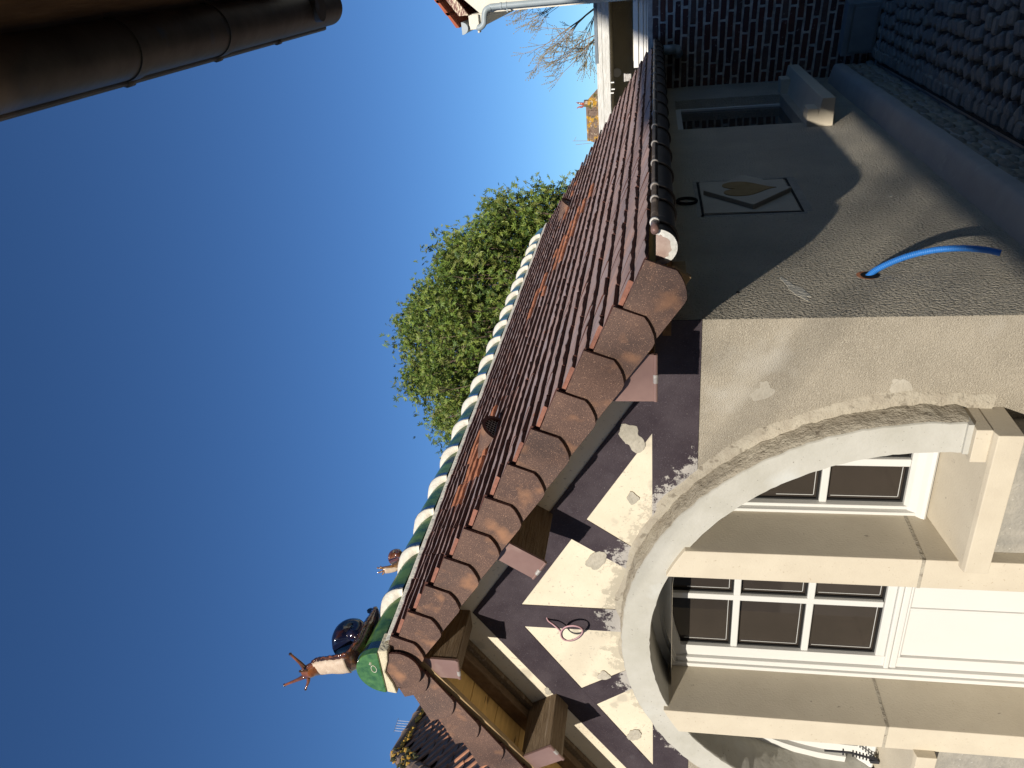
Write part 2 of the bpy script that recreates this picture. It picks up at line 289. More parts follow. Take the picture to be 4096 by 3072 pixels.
# gable wall by columns, open under the arch
def gable_columns(x0, x1, zlo, zhi, y, y1, name, m_, hole=1.10):
    q = MB(); n = max(2, int(abs(x1 - x0) / .03)); top = []; bot = []
    for i in range(n + 1):
        x = x0 + (x1 - x0) * i / n; d = abs(x - XR)
        zb = .59 + math.sqrt(hole * hole - d * d) if d < hole else zlo
        top.append((x, zhi(x))); bot.append((x, min(max(zb, zlo), zhi(x) - .001)))
    V = []
    for i in range(n + 1):
        V += [(top[i][0], y, top[i][1]), (bot[i][0], y, bot[i][1]), (top[i][0], y1, top[i][1]), (bot[i][0], y1, bot[i][1])]
    Fs = []
    for i in range(n):
        a, b = 4 * i, 4 * i + 4
        Fs += [(a, b, b + 1, a + 1), (a + 2, a + 3, b + 3, b + 2), (a, a + 2, b + 2, b), (a + 1, b + 1, b + 3, a + 3)]
    Fs += [(0, 1, 3, 2), (4 * n, 4 * n + 2, 4 * n + 3, 4 * n + 1)]
    q.add(V, Fs); return q.build(name, m_, house)
gable_columns(XW, XL, 1.525, lambda x: rz(x), YG, YG + .13, 'gable_wall', 'cream')
for sx in (0, 1):                              # lower render either side of the arch (the span above its crown stays painted)
    xa, xb = (XW, XR + .0) if sx == 0 else (XL, XR)
    gable_columns(xa, xb, GZ, lambda x: 1.525, YG, YG + .13, 'lower_gable_render', 'beige')
# painted timbers, 4 mm proud of the render
YT = YG - .004
def timber(poly, y=YT): q = MB(); q.xz(poly, y, YG + .002); return q.build('painted_timber', 'violet', house)
def mir(poly): return [(2 * XR - x, z) for x, z in reversed(poly)]
zi = lambda x: 1.611 + .627 * (-1.68 - x); zo = lambda x: 1.676 + .66 * (-1.533 - x)
post = .069
def band(x0, x1): return [(x0, zi(x0)), (x1, zi(x1)), (x1, zo(x1)), (x0, zo(x0))]
arch_z = lambda x, r=1.14: .59 + math.sqrt(max(0, r * r - (x - XR) ** 2))
for mm in (lambda p: p, mir):
    timber(mm([(-1.68, 1.611), (XR, zi(XR)), (XR, zo(XR)), (-1.44, zo(-1.44)), (-1.44, 1.611)]))
    timber(mm([(XW + .0005, 1.435), (XW + .0005, 1.611), (-2.14, 1.611), (-2.14, 1.435)][::-1]))
    timber(mm([(-1.44, 1.6112), (XW + .0005, 1.6112), (-1.225, 1.66), (-1.44, zo(-1.44))]))
    timber(mm([(-2.118, zi(-2.118) + .001), (-2.28, 1.67), (-2.40, 1.70), (-2.227, zi(-2.227) + .001)]))
timber([(XR - post, 1.72), (XR + post, 1.72), (XR + post, zi(XR + post)), (XR, zi(XR) + .004), (XR - post, zi(XR + post))], YT - .0006)
# repair patches
def blob(name, cx, cz, rx, rz_, m_, seed, y=YT - .0012, tilt=0, n=26):
    q = MB(); pl = []
    for i in range(n):
        a = 2 * math.pi * i / n; k = 1 + .95 * noise1(seed, a * 1.3) + .35 * noise1(seed + 3, a * 4)
        x = math.cos(a) * rx * k; z = math.sin(a) * rz_ * k
        pl.append((cx + x * math.cos(tilt) - z * math.sin(tilt), cz + x * math.sin(tilt) + z * math.cos(tilt)))
    q.xz(pl, y, YG + .001); return q.build(name, m_, house)
for i, (px, py, rx, rz_, t) in enumerate(((2523, 1750, .055, .05, .5), (2528, 1992, .03, .024, 0), (2389, 2238, .03, .045, .9), (2415, 2700, .026, .03, 0), (2543, 2940, .055, .04, -.4), (2190, 2762, .02, .016, 0))):
    p = P(px, py, 1, YG); blob('mortar_patch', p.x, p.z, rx, rz_, 'patch', 11 + i, tilt=t)
for px, py, rx, rz_, sd_ in ((3600, 1545, .045, .03, 31), (3050, 1562, .03, .04, 32)):
    p = P(px, py, 1, YG); blob('render_patch', p.x, p.z, rx, rz_, 'beigepatch', sd_, y=YG - .0012, tilt=.6)
for k_, (px, py, rx, rz_, sd_) in enumerate(((3190, 1165, .10, .022, 41), (3560, 785, .012, .010, 42))):
    p = P(px, py, 0, XW); q = MB(); pl = []
    for i in range(26):
        a = 2 * math.pi * i / 26; k = 1 + .9 * noise1(sd_, a * 1.5) + .3 * noise1(sd_ + 3, a * 4); dy = math.cos(a) * rx * k; dz = math.sin(a) * rz_ * k
        pl.append((XW - .004, p.y + dy * .95 - dz * .6, p.z + dy * .35 + dz))
    q.prism(pl, (.0064, 0, 0)); q.build('render_patch', 'smear', house)
# sandy mortar band round the arch
q = MB(); n = 150
V = []; 
for i in range(n + 1):
    a = rad(-8 + 196 * i / n); r0 = 1.14; r1 = 1.186 + .038 * noise1(5, i * .17) + .008 * noise1(9, i * 1.1) + (.02 if i < 50 else 0)
    lo = GZ + .5 if False else None
    for r_, y_ in ((r0, YG - .012), (r1 - .012, YG - .010), (r1, YG + .002)):
        V.append((XR + r_ * math.cos(a), y_, .59 + r_ * math.sin(a)))
q.add(V, [(3 * i + j, 3 * i + j + 1, 3 * i + j + 4, 3 * i + j + 3) for i in range(n) for j in (0, 1)]); q.build('arch_mortar_band', 'mortar', house, smooth=True)
# arch ring
RI, RO, YR, YD = 1.03, 1.157, 2.465, 2.72
q = MB(); n = 160; V = []
for i in range(n + 1):
    a = rad(-3 + 186 * i / n)
    ri = RI + .004 * noise1(21, i * .9); ro = RO + .006 * noise1(22, i * 1.3) + .005 * noise1(23, i * .4)
    ca, sa = math.cos(a), math.sin(a)
    prof = [(ri, YD + .05), (ri, YR + .006), (ri + .004, YR), (ro - .004, YR), (ro, YR + .006), (ro + .004 + .008 * noise1(24, i * .8), YR + .05), (ro + .006 + .012 * noise1(25, i * .7), YG + .01)]
    for r_, y_ in prof: V.append((XR + r_ * ca, y_, .59 + r_ * sa))
k = 7
q.add(V, [(k * i + j, k * i + j + 1, k * (i + 1) + j + 1, k * (i + 1) + j) for i in range(n) for j in range(k - 1)], [0 if j < 4 else 1 for i in range(n) for j in range(k - 1)])
for e in (0, n): q.add([V[e * k + j] for j in range(k)], [tuple(range(k))])
ring = q.build('arch_ring', ['ring', 'mortar'], house, smooth=True, smooth_angle=35)
# pilasters, cut to the curve
YP = 2.44
def pilaster(x0, x1):
    q = MB(); m_ = 10; top = []
    for i in range(m_ + 1):
        x = x0 + (x1 - x0) * i / m_; d = x - XR; top.append((x, .59 + math.sqrt(1.052 ** 2 - d * d)))
    q.xz([(x0, GZ), (x1, GZ)] + top[::-1], YP, YD + .06)
    return q.build('pilaster', 'stone', house, bevel=.003)
for a, b in ((-2.283, -2.143), (-3.243, -3.103)): 
    pl = pilaster(min(a, b), max(a, b))
    q = MB(); q.box((a - .0004, YP - .0012, .592), (b + .0012, YD - .005, .604)); q.build('stone_joint', 'mortar', pl)
# sills, imposts and aprons on both sides
def mirx(x, f): return x if not f else 2 * XR - x
for f in (0, 1):
    q = MB(); pr = [(2.40, .386), (2.40, .468), (2.42, .474), (YD + .04, .522), (YD + .04, .386)]
    q.prism([(mirx(-1.555, f), y, z) for y, z in pr], ((-1 if not f else 1) * .608, 0, 0)); q.build('window_sill', 'stone', house, bevel=.003)
    q = MB(); xa, xb = mirx(-1.552, f), mirx(-1.684, f); q.box((xa, 2.43, .474), (xb, YG + .02, .527)); q.build('impost_block', 'stone', house, bevel=.003)
    q = MB(); q.box((mirx(-1.545, f), 2.452, .5275), (mirx(-1.665, f), YG, .546)); q.build('impost_packing', 'ring', house)
    q = MB(); q.box((mirx(-1.6, f), 2.50, GZ), (mirx(-2.142, f), YD + .04, .385)); q.build('apron_wall', 'patchside', house)
# joinery -----------------------------------------------------------
def arcband(r0, r1, x0, x1, y0, y1, name, m_, parent, n=40):
    """flat arch band between two radii, clipped to x0..x1"""
    a0 = math.acos(max(-1, min(1, (max(x0, x1) - XR) / r1))); a1 = math.acos(max(-1, min(1, (min(x0, x1) - XR) / r1)))
    q = MB(); V = []
    for i in range(n + 1):
        a = a0 + (a1 - a0) * i / n; c, s_ = math.cos(a), math.sin(a)
        for r_, y_ in ((r0, y1), (r0, y0), (r1, y0), (r1, y1)): V.append((XR + r_ * c, y_, .59 + r_ * s_))
    q.add(V, [(4 * i + j, 4 * i + (j + 1) % 4, 4 * (i + 1) + (j + 1) % 4, 4 * (i + 1) + j) for i in range(n) for j in range(4)] + [(3, 2, 1, 0), tuple(4 * n + j for j in range(4))])
    return q.build(name, m_, parent)
GY_ = 2.765
def glass_pane(x0, x1, z0, z1, parent):
    """one pane with its own recessed glass, gasket and spacer"""
    def clip(x): return min(z1, .59 + math.sqrt(max(0, .936 ** 2 - (x - XR) ** 2)))
    q = MB(); n = 12; pl = [(x0, z0), (x1, z0)] + [(x1 + (x0 - x1) * i / n, clip(x1 + (x0 - x1) * i / n)) for i in range(n + 1)]
    q.xz(pl, GY_, GY_ + .02); g = q.build('pane', 'glass', parent)
    q = MB(); t = .0025
    sp = .018
    q.box((x0 + sp, GY_ - .0012, z0 + sp), (x1 - sp, GY_, z0 + sp + t)); q.box((x0 + sp, GY_ - .0012, z0 + sp), (x0 + sp + t, GY_, min(clip(x0), clip(x1)) - sp))
    q.build('spacer_bar', 'spacer', parent)
    q = MB(); q.box((x0, GY_ - .010, z0), (x1, GY_ - .0001, z0 + .009)); q.box((x0, GY_ - .010, z0 + .0091), (x0 + .008, GY_ - .0001, min(clip(x0), clip(x0 + .01)))); q.build('gasket_shade', 'gasket_shade', parent)  # black edging: rubber seal plus recess shade painted along bottom and left
# centre door
xA, xB = -3.103, -2.283                        # opening
dr = box('door', (xA, 2.80, GZ), (xB, 2.83, 1.60), 'glass', house)
arcband(.99, 1.032, xA, xB, 2.705, 2.80, 'frame', 'white', dr); arcband(.975, .995, xA, xB, 2.716, 2.80, 'frame_bead', 'white', dr); arcband(.934, .98, xA + .04, xB - .04, 2.732, 2.80, 'arched_rail', 'white', dr)
q = MB()
for x0, x1, y0, zt in ((xA, xA + .022, 2.703, 1.53), (xA + .022, xA + .05, 2.716, 1.50), (xB - .022, xB, 2.703, 1.53), (xB - .05, xB - .022, 2.716, 1.5)): q.box((x0, y0, GZ), (x1, 2.80, zt))
q.build('frame', 'white', dr, bevel=.003)
q = MB()
for x0, x1 in ((xA + .0505, -2.990), (-2.385, xB - .0505)): q.box((x0, 2.734, GZ), (x1, 2.80, 1.50))
q.build('stile', 'white', dr, bevel=.002)
q = MB()
q.box((-2.690, 2.738, .60), (-2.658, 2.80, 1.535)); q.build('glazing_bar', 'white', dr, bevel=.004)
for z in (.893, 1.214):
    q = MB(); q.box((-2.990, 2.740, z), (-2.385, 2.80, z + .031)); q.build('glazing_bar', 'white', dr, bevel=.004)
q = MB(); q.box((-2.992, 2.736, .556), (-2.383, 2.80, .596)); q.build('rail', 'white', dr, bevel=.004)
q = MB(); q.box((xA + .045, 2.722, .533), (xB - .045, 2.80, .5555)); q.box((xA + .045, 2.728, .500), (xB - .045, 2.80, .5295)); q.box((xA + .045, 2.737, .486), (xB - .045, 2.80, .4995)); q.build('transom_moulding', 'white', dr, bevel=.005)
q = MB(); q.box((-2.990, 2.748, GZ), (-2.704, 2.80, .486)); q.build('door_panel', 'white', dr, bevel=.003)
q = MB(); q.box((-2.690, 2.748, GZ), (-2.385, 2.80, .486)); q.build('door_panel', 'white', dr, bevel=.003)
q = MB(); q.box((-2.7035, 2.742, GZ), (-2.6905, 2.80, .486)); q.build('groove_strip', 'white', dr, bevel=.004)
for x0, x1 in ((-2.990, -2.690), (-2.658, -2.385)):
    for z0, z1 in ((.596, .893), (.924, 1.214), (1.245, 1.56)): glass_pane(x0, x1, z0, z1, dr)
# side lights
for f in (0, 1):
    s_ = 1 if not f else -1; X = lambda x: mirx(x, f)
    wn = box('window', (X(-2.143), 2.80, .50), (X(-1.65), 2.83, 1.45), 'glass', house)
    xs = sorted((X(-2.143), X(-1.67)))
    arcband(.99, 1.032, xs[0], xs[1], 2.705, 2.80, 'frame', 'white', wn); arcband(.934, .992, xs[0], xs[1], 2.732, 2.80, 'frame', 'white', wn)
    q = MB(); q.box((X(-2.143), 2.703, .522), (X(-2.128), 2.80, 1.47)); q.box((X(-2.128), 2.725, .55), (X(-2.112), 2.80, 1.45)); q.build('frame', 'white', wn, bevel=.003)
    q = MB(); q.prism([(X(-2.143), y_, z_) for y_, z_ in ((2.69, .524), (2.684, .532), (2.69, .545), (2.705, .56), (2.722, .585), (2.738, .599), (2.80, .599), (2.80, .524))], (s_ * .47, 0, 0)); q.build('sill_rail', 'white', wn)
    q = MB(); q.box((X(-1.925), 2.738, .599), (X(-1.890), 2.80, 1.36)); q.build('glazing_bar', 'white', wn, bevel=.004)
    q = MB(); q.box((X(-2.112), 2.740, .898), (X(-1.70), 2.80, .928)); q.build('glazing_bar', 'white', wn, bevel=.004)
    for a, b in ((-2.112, -1.925), (-1.89, -1.70)):
        x0, x1 = sorted((X(a), X(b)))
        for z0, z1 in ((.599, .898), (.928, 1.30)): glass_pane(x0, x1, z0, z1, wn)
# house body: side wall with window opening, foundation, plinth
def panel_x(y0, y1, z0, z1, name='side_wall', m_='side', x0=XW, x1=XW - .1):
    q = MB(); q.box((x0, y0, z0), (x1, y1, z1)); return q.build(name, m_, house)
WY0, WY1, WZ0, WZ1 = 5.78, 6.92, .60, 1.44
q = MB()
q.box((XW + .0012, YG + .0015, GZ), (XW - .1, WY0, 1.60)); q.box((XW + .0012, WY1, GZ), (XW - .1, 8.0, 1.60)); q.box((XW + .0012, WY0, GZ), (XW - .1, WY1, WZ0)); q.box((XW + .0012, WY0, WZ1), (XW - .1, WY1, 1.60))
q.build('side_wall', 'side', house)
box('corner_wall', (XW + .0, YG + .0005, GZ), (XW - .1, YG + .1305, 1.62), 'side', house) if False else None
sw = box('window', (XW - .085, WY0, WZ0), (XW - .11, WY1, WZ1), 'glass', house, label='dark side window under the gutter in shade')
q = MB(); q.box((XW - .07, WY0 + .002, WZ0), (XW - .10, WY0 + .05, WZ1)); q.box((XW - .07, WY1 - .05, WZ0), (XW - .10, WY1 - .002, WZ1)); q.box((XW - .07, WY0 + .05, WZ1 - .05), (XW - .10, WY1 - .05, WZ1)); q.build('frame', 'white', sw, bevel=.002)
q = MB(); q.prism([(XW + .18, 5.64, .432), (XW + .18, 5.64, .512), (XW + .0, 5.64, .545), (XW - .05, 5.64, .545), (XW - .05, 5.64, .432)], (0, 1.56, 0)); q.build('window_sill', 'stone', house, bevel=.004)
q = MB()
for y0, y1 in ((5.64, 5.80), (6.92, 7.08)): q = MB(); q.box((XW + .115, y0 + .001, .53), (XW - .02, y1, .60)); q.build('sill_end_block', 'stone', house, bevel=.004)
# far gable + body
q = MB(); q.xz([(XW - .1, GZ), (XL, GZ), (XL, rz(XL)), (XR, rz(XR)), (XW - .1, rz(XW - .1))], 7.80, 7.88); q.build('rear_gable', 'side', house)
box('left_wall', (XL, YG + .13, GZ), (XL + .1, 7.8, 1.60), 'side', house)
# plinth kerb
q = MB(); V = []; n = 60
pr = [(XW - .02, .165), (XW + .012, .160), (XW + .10, .135), (XW + .135, .122), (XW + .143, .108), (XW + .146, .055), (XW - .02, .05)]
for i in range(n + 1):
    y_ = YG - .02 + (7.35 - YG) * i / n
    for x_, z_ in pr: V.append((x_ + .004 * noise1(31, i * .7), y_, z_ + .004 * noise1(32, i * .5)))
k = len(pr); q.add(V, [(k * i + j, k * i + (j + 1) % k, k * (i + 1) + (j + 1) % k, k * (i + 1) + j) for i in range(n) for j in range(k)] + [tuple(range(k)), tuple(n * k + j for j in range(k - 1, -1, -1))])
q.build('plinth', 'curb', house, smooth=True, smooth_angle=50)
# rubble foundation under the plinth
q = MB(); q.box((XW - .05, YG - .01, GZ - .02), (XW + .122, 7.4, .052)); q.build('foundation', 'curb', house)
q = MB()
def stone(cx, cy, cz, sx, sy, sz, nrm=(1, 0, 0), n=7):
    V = []; rings = 4; rr = R.random(); j1 = [R.uniform(.82, 1.12) for _ in range(n)]
    for i in range(rings):
        t = i / (rings - 1) * math.pi * .46
        for j in range(n):
            a = 2 * math.pi * j / n; sq = 1 / max(abs(math.cos(a)), abs(math.sin(a))) ** .55
            V.append((cx + sx * math.sin(t) , cy + sy * math.cos(t) * math.cos(a) * sq * j1[j], cz + sz * math.cos(t) * math.sin(a) * sq * j1[j]))
    V.append((cx + sx * 1.02, cy, cz)); 
    q.add(V, [(i * n + j, i * n + (j + 1) % n, (i + 1) * n + (j + 1) % n, (i + 1) * n + j) for i in range(rings - 1) for j in range(n)] + [((rings - 1) * n + j, (rings - 1) * n + (j + 1) % n, rings * n) for j in range(n)], 0, rr)
for row in range(4):
    y_ = YG
    while y_ < 7.35:
        l = R.uniform(.07, .20); stone(XW + .118, y_ + l / 2, .025 - .058 * row + R.uniform(-.006, .006), R.uniform(.010, .026), l * .54, .031 + R.uniform(-.004, .009)); y_ += l
q.build('rubble_stones', 'rubble', house, smooth=True)
# ------------------------------------------------------------------ roof
TH = .0135
def orange(y, x):
    if 4.35 < y < 5.35 and -1.98 < x < -1.40: return abs((x + 1.98) - (y - 4.35) * .45) < .2 and R.random() < .75
    if 2.72 < y < 3.42 and -2.25 < x < -1.86: return abs((x + 2.25) - (3.42 - y) * .3) < .24 and R.random() < .7
    if 6.1 < y < 7.15 and -1.97 < x < -1.84: return R.random() < .55
    return False
def tiles(side):
    q = MB()
    for c in range(25):
        s0 = c * .0905; y_ = (YB - .003 if c % 2 == 0 else YB + .004); first = True; off = -.083 if c % 2 else 0
        while y_ < YE:
            wd = .165 + R.uniform(-.003, .003)
            if first: wd += off
            y2 = min(y_ + wd - .0025, YE + .01); js = R.uniform(-.003, .003); jn = R.uniform(-.002, .0025)
            x_mid = RS(s0, 0, 0).x; og = (not side) and orange((y_ + y2) / 2, x_mid)
            ns = 3; V = []; b1 = R.uniform(-.0015, .0015); sk = R.uniform(-.002, .002)
            up = min(.13, max(.02, 2.19 - s0))
            for i in range(ns + 1):
                yy = y_ + (y2 - y_) * i / ns; wv = b1 * (1 if i % 2 else -1) + sk * (i / ns - .5) * 2
                for (s_, n_) in ((s0 + js + wv * 1.6, jn + wv), (s0 + (.024 if og else .006) + js, jn + (.004 if og else .0015) + wv), (s0 + up, -.0155 * up / .0905), (s0 + up, -.0155 * up / .0905 - TH), (s0 + js + wv, jn - TH)):
                    V.append(RS(s_, n_, yy, side))
            k = 5; Fs = []; mi = []
            for i in range(ns):
                for j in range(k):
                    Fs.append((k * i + j, k * i + (j + 1) % k, k * (i + 1) + (j + 1) % k, k * (i + 1) + j)); mi.append((3 if og else 1) if j == 4 else (3 if og and j == 0 else 0))
            Fs += [tuple(range(k)), tuple(ns * k + j for j in range(k - 1, -1, -1))]; mi += [2 if (first and c % 2) else 1, 1]
            q.add(V, Fs, mi, R.random()); y_ += wd; first = False
    return q
roof = tiles(0).build('roof', ['roof', 'edge', 'cut', 'cutbright'], house)
tiles(1).build('roof', ['roof', 'edge', 'cut', 'cutbright'], house)
q = MB()                                        # closed board deck right under the tiles
for side in (0, 1):
    pl = [RS(.03, -.030, YB + .03, side), RS(2.215, -.055, YB + .03, side), RS(2.215, -.075, YB + .03, side), RS(.03, -.060, YB + .03, side)]
    q.prism(pl, (0, YE - YB - .05, 0))
q.build('roof_deck', 'woodfront', house)
# boards under the overhang
for side in (0, 1):
    s_ = .02; 
    while s_ < 2.15:
        e = min(s_ + .185, 2.16); q = MB()
        q.prism([RS(s_ + .002, -.0805, YB + .035, side), RS(e - .002, -.0815, YB + .035, side), RS(e - .002, -.0925, YB + .035, side), RS(s_ + .002, -.0925, YB + .035, side)], (0, YG - YB - .04, 0))
        q.build('soffit_board', 'woodfront', house); s_ = e
    q = MB(); q.prism([RS(-.01, -.0935, YB + .016, side), RS(2.16, -.0935, YB + .016, side), RS(2.16, -.158 - .034 * side, YB + .016, side), RS(-.01, -.158 - .034 * side, YB + .016, side)], (0, .024, 0)); q.build('fascia_board', 'woodtrim', house, bevel=.002)
    q = MB(); q.prism([RS(.05, -.093, YG - .075, side), RS(2.13, -.093, YG - .075, side), RS(2.13, -.170, YG - .075, side), RS(.05, -.170, YG - .075, side)], (0, .045, 0)); 
    if side: q.build('rafter', 'woodrake', house, bevel=.004)
    q = MB(); q.prism([RS(.05, -.094, YG - .028, side), RS(2.13, -.094, YG - .028, side), RS(2.13, -.20, YG - .028, side), RS(.05, -.20, YG - .028, side)], (0, .026, 0)); 
    if side: q.build('rafter', 'wood', house, bevel=.004)
# verge tiles
def verge(side):
    for k_ in range(12):
        s0 = .181 * k_; q = MB()
        out = [(0, .001), (-.010, -.050), (-.020, -.098), (-.012, -.118), (.001, -.138), (.018, -.158), (.040, -.176), (.060, -.180), (.245, -.176), (.245, -.0415), (.10, -.0165), (.004, .0)]
        V = []
        for dy in (0, .0125):
            for (a, b) in out: V.append(RS(s0 + a + R.uniform(-.0008, .0008), b, YB - .0270 + (.0230 * max(0, min(1, a / .185))) + dy, side))
        n = len(out)
        q.add(V, [tuple(range(n)), tuple(range(2 * n - 1, n - 1, -1))] + [(i, i + n, (i + 1) % n + n, (i + 1) % n) for i in range(n)], [0, 0] + [1] * n, R.random())
        q.build('verge_tile', ['barge', 'edge'], house, bevel=.0015)
verge(0)
verge(1)
ap = []
for i in range(17):
    a = math.pi * i / 16; ap.append((-2.70 + .108 * math.cos(a + math.pi) , 2.70 + .085 * math.sin(a + math.pi) * 1.12))
q = MB(); q.xz(ap + [(-2.60, 2.762), (-2.70, 2.80), (-2.80, 2.762)], YB - .046, YB - .033, 1, None, 0); q.build('apex_tile', ['barge', 'edge'], house, bevel=.0015)
# ridge tiles and their white mortar faces
CZ = 2.775
def halfcone(q, y0, y1, r0, r1, cz0, cz1, n=18, mi=0, segs=5, thick=.012):
    V = []
    for i in range(segs + 1):
        t = i / segs; r_ = r0 + (r1 - r0) * t; y_ = y0 + (y1 - y0) * t
        if i == 0: r_ += .003
        if i == 1: r_ -= .002
        for rr in (r_, r_ - thick):
            for j in range(n + 1):
                a = math.pi * j / n; V.append((XR + rr * math.cos(a), y_, cz0 + (cz1 - cz0) * t + rr * math.sin(a) * .96))
    m1 = n + 1; F = []; mm = []
    for i in range(segs):
        for j in range(n): F.append((2 * i * m1 + j, 2 * i * m1 + j + 1, 2 * (i + 1) * m1 + j + 1, 2 * (i + 1) * m1 + j)); mm.append(1 if i == 0 else mi)
        for j in range(n): F.append(((2 * i + 1) * m1 + j, (2 * i + 3) * m1 + j, (2 * i + 3) * m1 + j + 1, (2 * i + 1) * m1 + j + 1)); mm.append(mi)
    for i in (0, segs):
        for j in range(n): F.append((2 * i * m1 + j, (2 * i + 1) * m1 + j, (2 * i + 1) * m1 + j + 1, 2 * i * m1 + j + 1)); mm.append(1)
    q.add(V, F, mm)
for i in range(-2, 19):
    y0 = 2.894 + .302 * i
    if i == -2: y0 = 2.235
    y1 = 2.894 + .302 * (i + 1) + .02
    if y0 > 8.0: break
    q = MB(); halfcone(q, y0, min(y1, 8.05), .124, .088, CZ, CZ, segs=8)
    q.build('ridge_tile', ['glaze', 'glazeblue'], house, smooth=True, smooth_angle=60)
    if i > -2:                                   # white mortar fillet in front of the lip of each tile, deepest over the crown
        q = MB(); n = 28; V = []
        for j in range(n + 1):
            a = math.pi * j / n; wob = .004 * noise1(40 + i, j * .9); ext = .012 + .105 * math.sin(a) ** 1.3 + wob * 2
            for t in (0, .12, .35, .62, .85, 1.0):
                y_ = y0 - ext * (1 - t) + (.006 if t == 1 else 0); rt = .124 - .036 * min(1, max(0, (y_ - (y0 - .302)) / .32))
                r_ = rt - .002 + (.128 - rt) * math.sin(t * math.pi / 2) ** .8 + (wob if 0 < t < 1 else 0)
                V.append((XR + r_ * math.cos(a), y_, CZ - .002 + r_ * math.sin(a) * .97))
        q.add(V, [(6 * j + k_, 6 * j + k_ + 1, 6 * (j + 1) + k_ + 1, 6 * (j + 1) + k_) for j in range(n) for k_ in range(5)])
        q.build('ridge_mortar_collar', 'collar', house, smooth=True)
# end disc of the ridge, with the glazed loop mark, and mortar bed
q = MB(); q.xz([(XR + .124 * math.cos(math.pi * j / 24), CZ + .118 * math.sin(math.pi * j / 24)) for j in range(25)], 2.205, 2.24); q.build('ridge_end_disc', 'glaze2', house, bevel=.004)
q = MB(); lp = []
cx_, cz_ = -2.672, 2.82
q.tube([(cx_ + .021 * math.cos(t * .3), 2.2035, cz_ - .013 + .012 * math.sin(t * .3)) for t in range(22)], .0012, 5)
q.tube([(cx_ + .018, 2.2035, cz_ - .004), (cx_ + .028, 2.2035, cz_ + .004), (cx_ + .030, 2.2035, cz_ - .008), (cx_ + .036, 2.2035, cz_ + .001), (cx_ + .038, 2.2035, cz_ - .010)], .0012, 5)
q.build('glaze_mark', 'collar', house, smooth=True)
q = MB(); q.xz([(XR + .135, CZ - .045), (XR + .128, CZ + .002), (XR - .128, CZ + .002), (XR - .135, CZ - .045), (XR - .07, CZ - .035), (XR, CZ - .012), (XR + .07, CZ - .035)], 2.212, YB + .05); q.build('ridge_end_mortar', 'endmortar', house, bevel=.006)
q = MB(); n = 120
for side in (0, 1):
    V = []
    for i in range(n + 1):
        y_ = 2.26 + (8.0 - 2.26) * i / n; w1 = .012 * noise1(50 + side, i * .8); sg = 1 if not side else -1
        for dx, dz in ((.158 + w1, -.008), (.150 + w1, .006), (.125, .012), (.105, .02)):
            x_ = XR + sg * dx; zz = 1.628 + .6494 * (-.839 - (XR + dx)) + dz if dz < .012 else CZ + (dz - .012) * .5 - .012
            V.append((x_, y_, zz))
    q.add(V, [(4 * i + j, 4 * i + j + 1, 4 * (i + 1) + j + 1, 4 * (i + 1) + j) for i in range(n) for j in range(3)])
q.build('ridge_bedding', 'ridgemortar', house, smooth=True)
# vent tiles
for yc in (2.955, 6.50):
    s0 = 1.2675; q = MB(); n = 12; V = []; segs = 6
    for i in range(segs + 1):
        t = i / segs; w_ = .082 * (1 - t * .75); h = .075 * (1 - t) ** .8 + .002
        for j in range(n + 1):
            a = math.pi * j / n; V.append(RS(s0 + .19 * t, max(0, h * math.sin(a)) - .004, yc + w_ * math.cos(a)))
    m1 = n + 1; q.add(V, [(i * m1 + j, i * m1 + j + 1, (i + 1) * m1 + j + 1, (i + 1) * m1 + j) for i in range(segs) for j in range(n)])
    V = []
    for j in range(n + 1):
        a = math.pi * j / n
        for kk, ds in ((1, 0), (.80, 0), (.80, .03)): V.append(RS(s0 + ds - .004, max(0, .077 * kk * math.sin(a)) - .004, yc + .084 * kk * math.cos(a)))
    q.add(V, [(3 * j + c_, 3 * j + c_ + 1, 3 * j + c_ + 4, 3 * j + c_ + 3) for j in range(n) for c_ in (0, 1)], 1)
    vt = q.build('vent_tile', ['barge', 'edge'], house, smooth=True, smooth_angle=60)
    q = MB(); q.add([RS(s0 + .012, -.003, yc - .066)] + [RS(s0 + .012, .060 * math.sin(math.pi * j / n) - .003, yc - .066 * math.cos(math.pi * j / n)) for j in range(n + 1)], [tuple(range(n + 2))]); q.build('vent_opening', 'black', vt)
    q = MB()
    for d in range(-3, 4): q.tube([RS(s0 + .006, 0, yc + d * .017), RS(s0 + .006, .058 * math.sqrt(max(.05, 1 - (d * .017 / .066) ** 2)), yc + d * .017)], .0009, 4)
    for h in (.012, .026, .04): w_ = .066 * math.sqrt(1 - (h / .062) ** 2); q.tube([RS(s0 + .006, h, yc - w_), RS(s0 + .006, h, yc + w_)], .0009, 4)
    q.build('vent_grille', 'zinclip', vt)
# purlins with metal caps
def purlin(poly, cap_bottom, clip):
    """poly: cross-section in the end plane, corners in order top-right, bottom-right, bottom-left, top-left"""
    q = MB(); q.xz(poly, 2.300, YG + .01); pu = q.build('purlin', 'wood', house, bevel=.004)
    c = sum((Vector((x, z)) for x, z in poly), Vector((0, 0))) / 4
    g = [(c.x + (x - c.x) * 1.04, c.y + (z - c.y) * 1.04) for x, z in poly]
    q = MB(); q.xz(g, 2.288, 2.2985); q.tube([(g[1][0], 2.290, g[1][1]), (g[2][0], 2.290, g[2][1])], .007, 10); q.build('metal_cap', 'cap', pu)
    a, b = Vector((g[1][0], g[1][1])), Vector((g[2][0], g[2][1])); p0 = a.lerp(b, clip[0]); p1 = a.lerp(b, clip[1])
    q = MB(); q.tube([(p0.x, 2.290, p0.y), (p1.x, 2.290, p1.y)], .0085, 10); q.build('cap_clip', 'zinclip', pu)
purlin([(-2.685, 2.615), (-2.688, 2.457), (-2.798, 2.459), (-2.795, 2.615)], 0, (.55, .8))
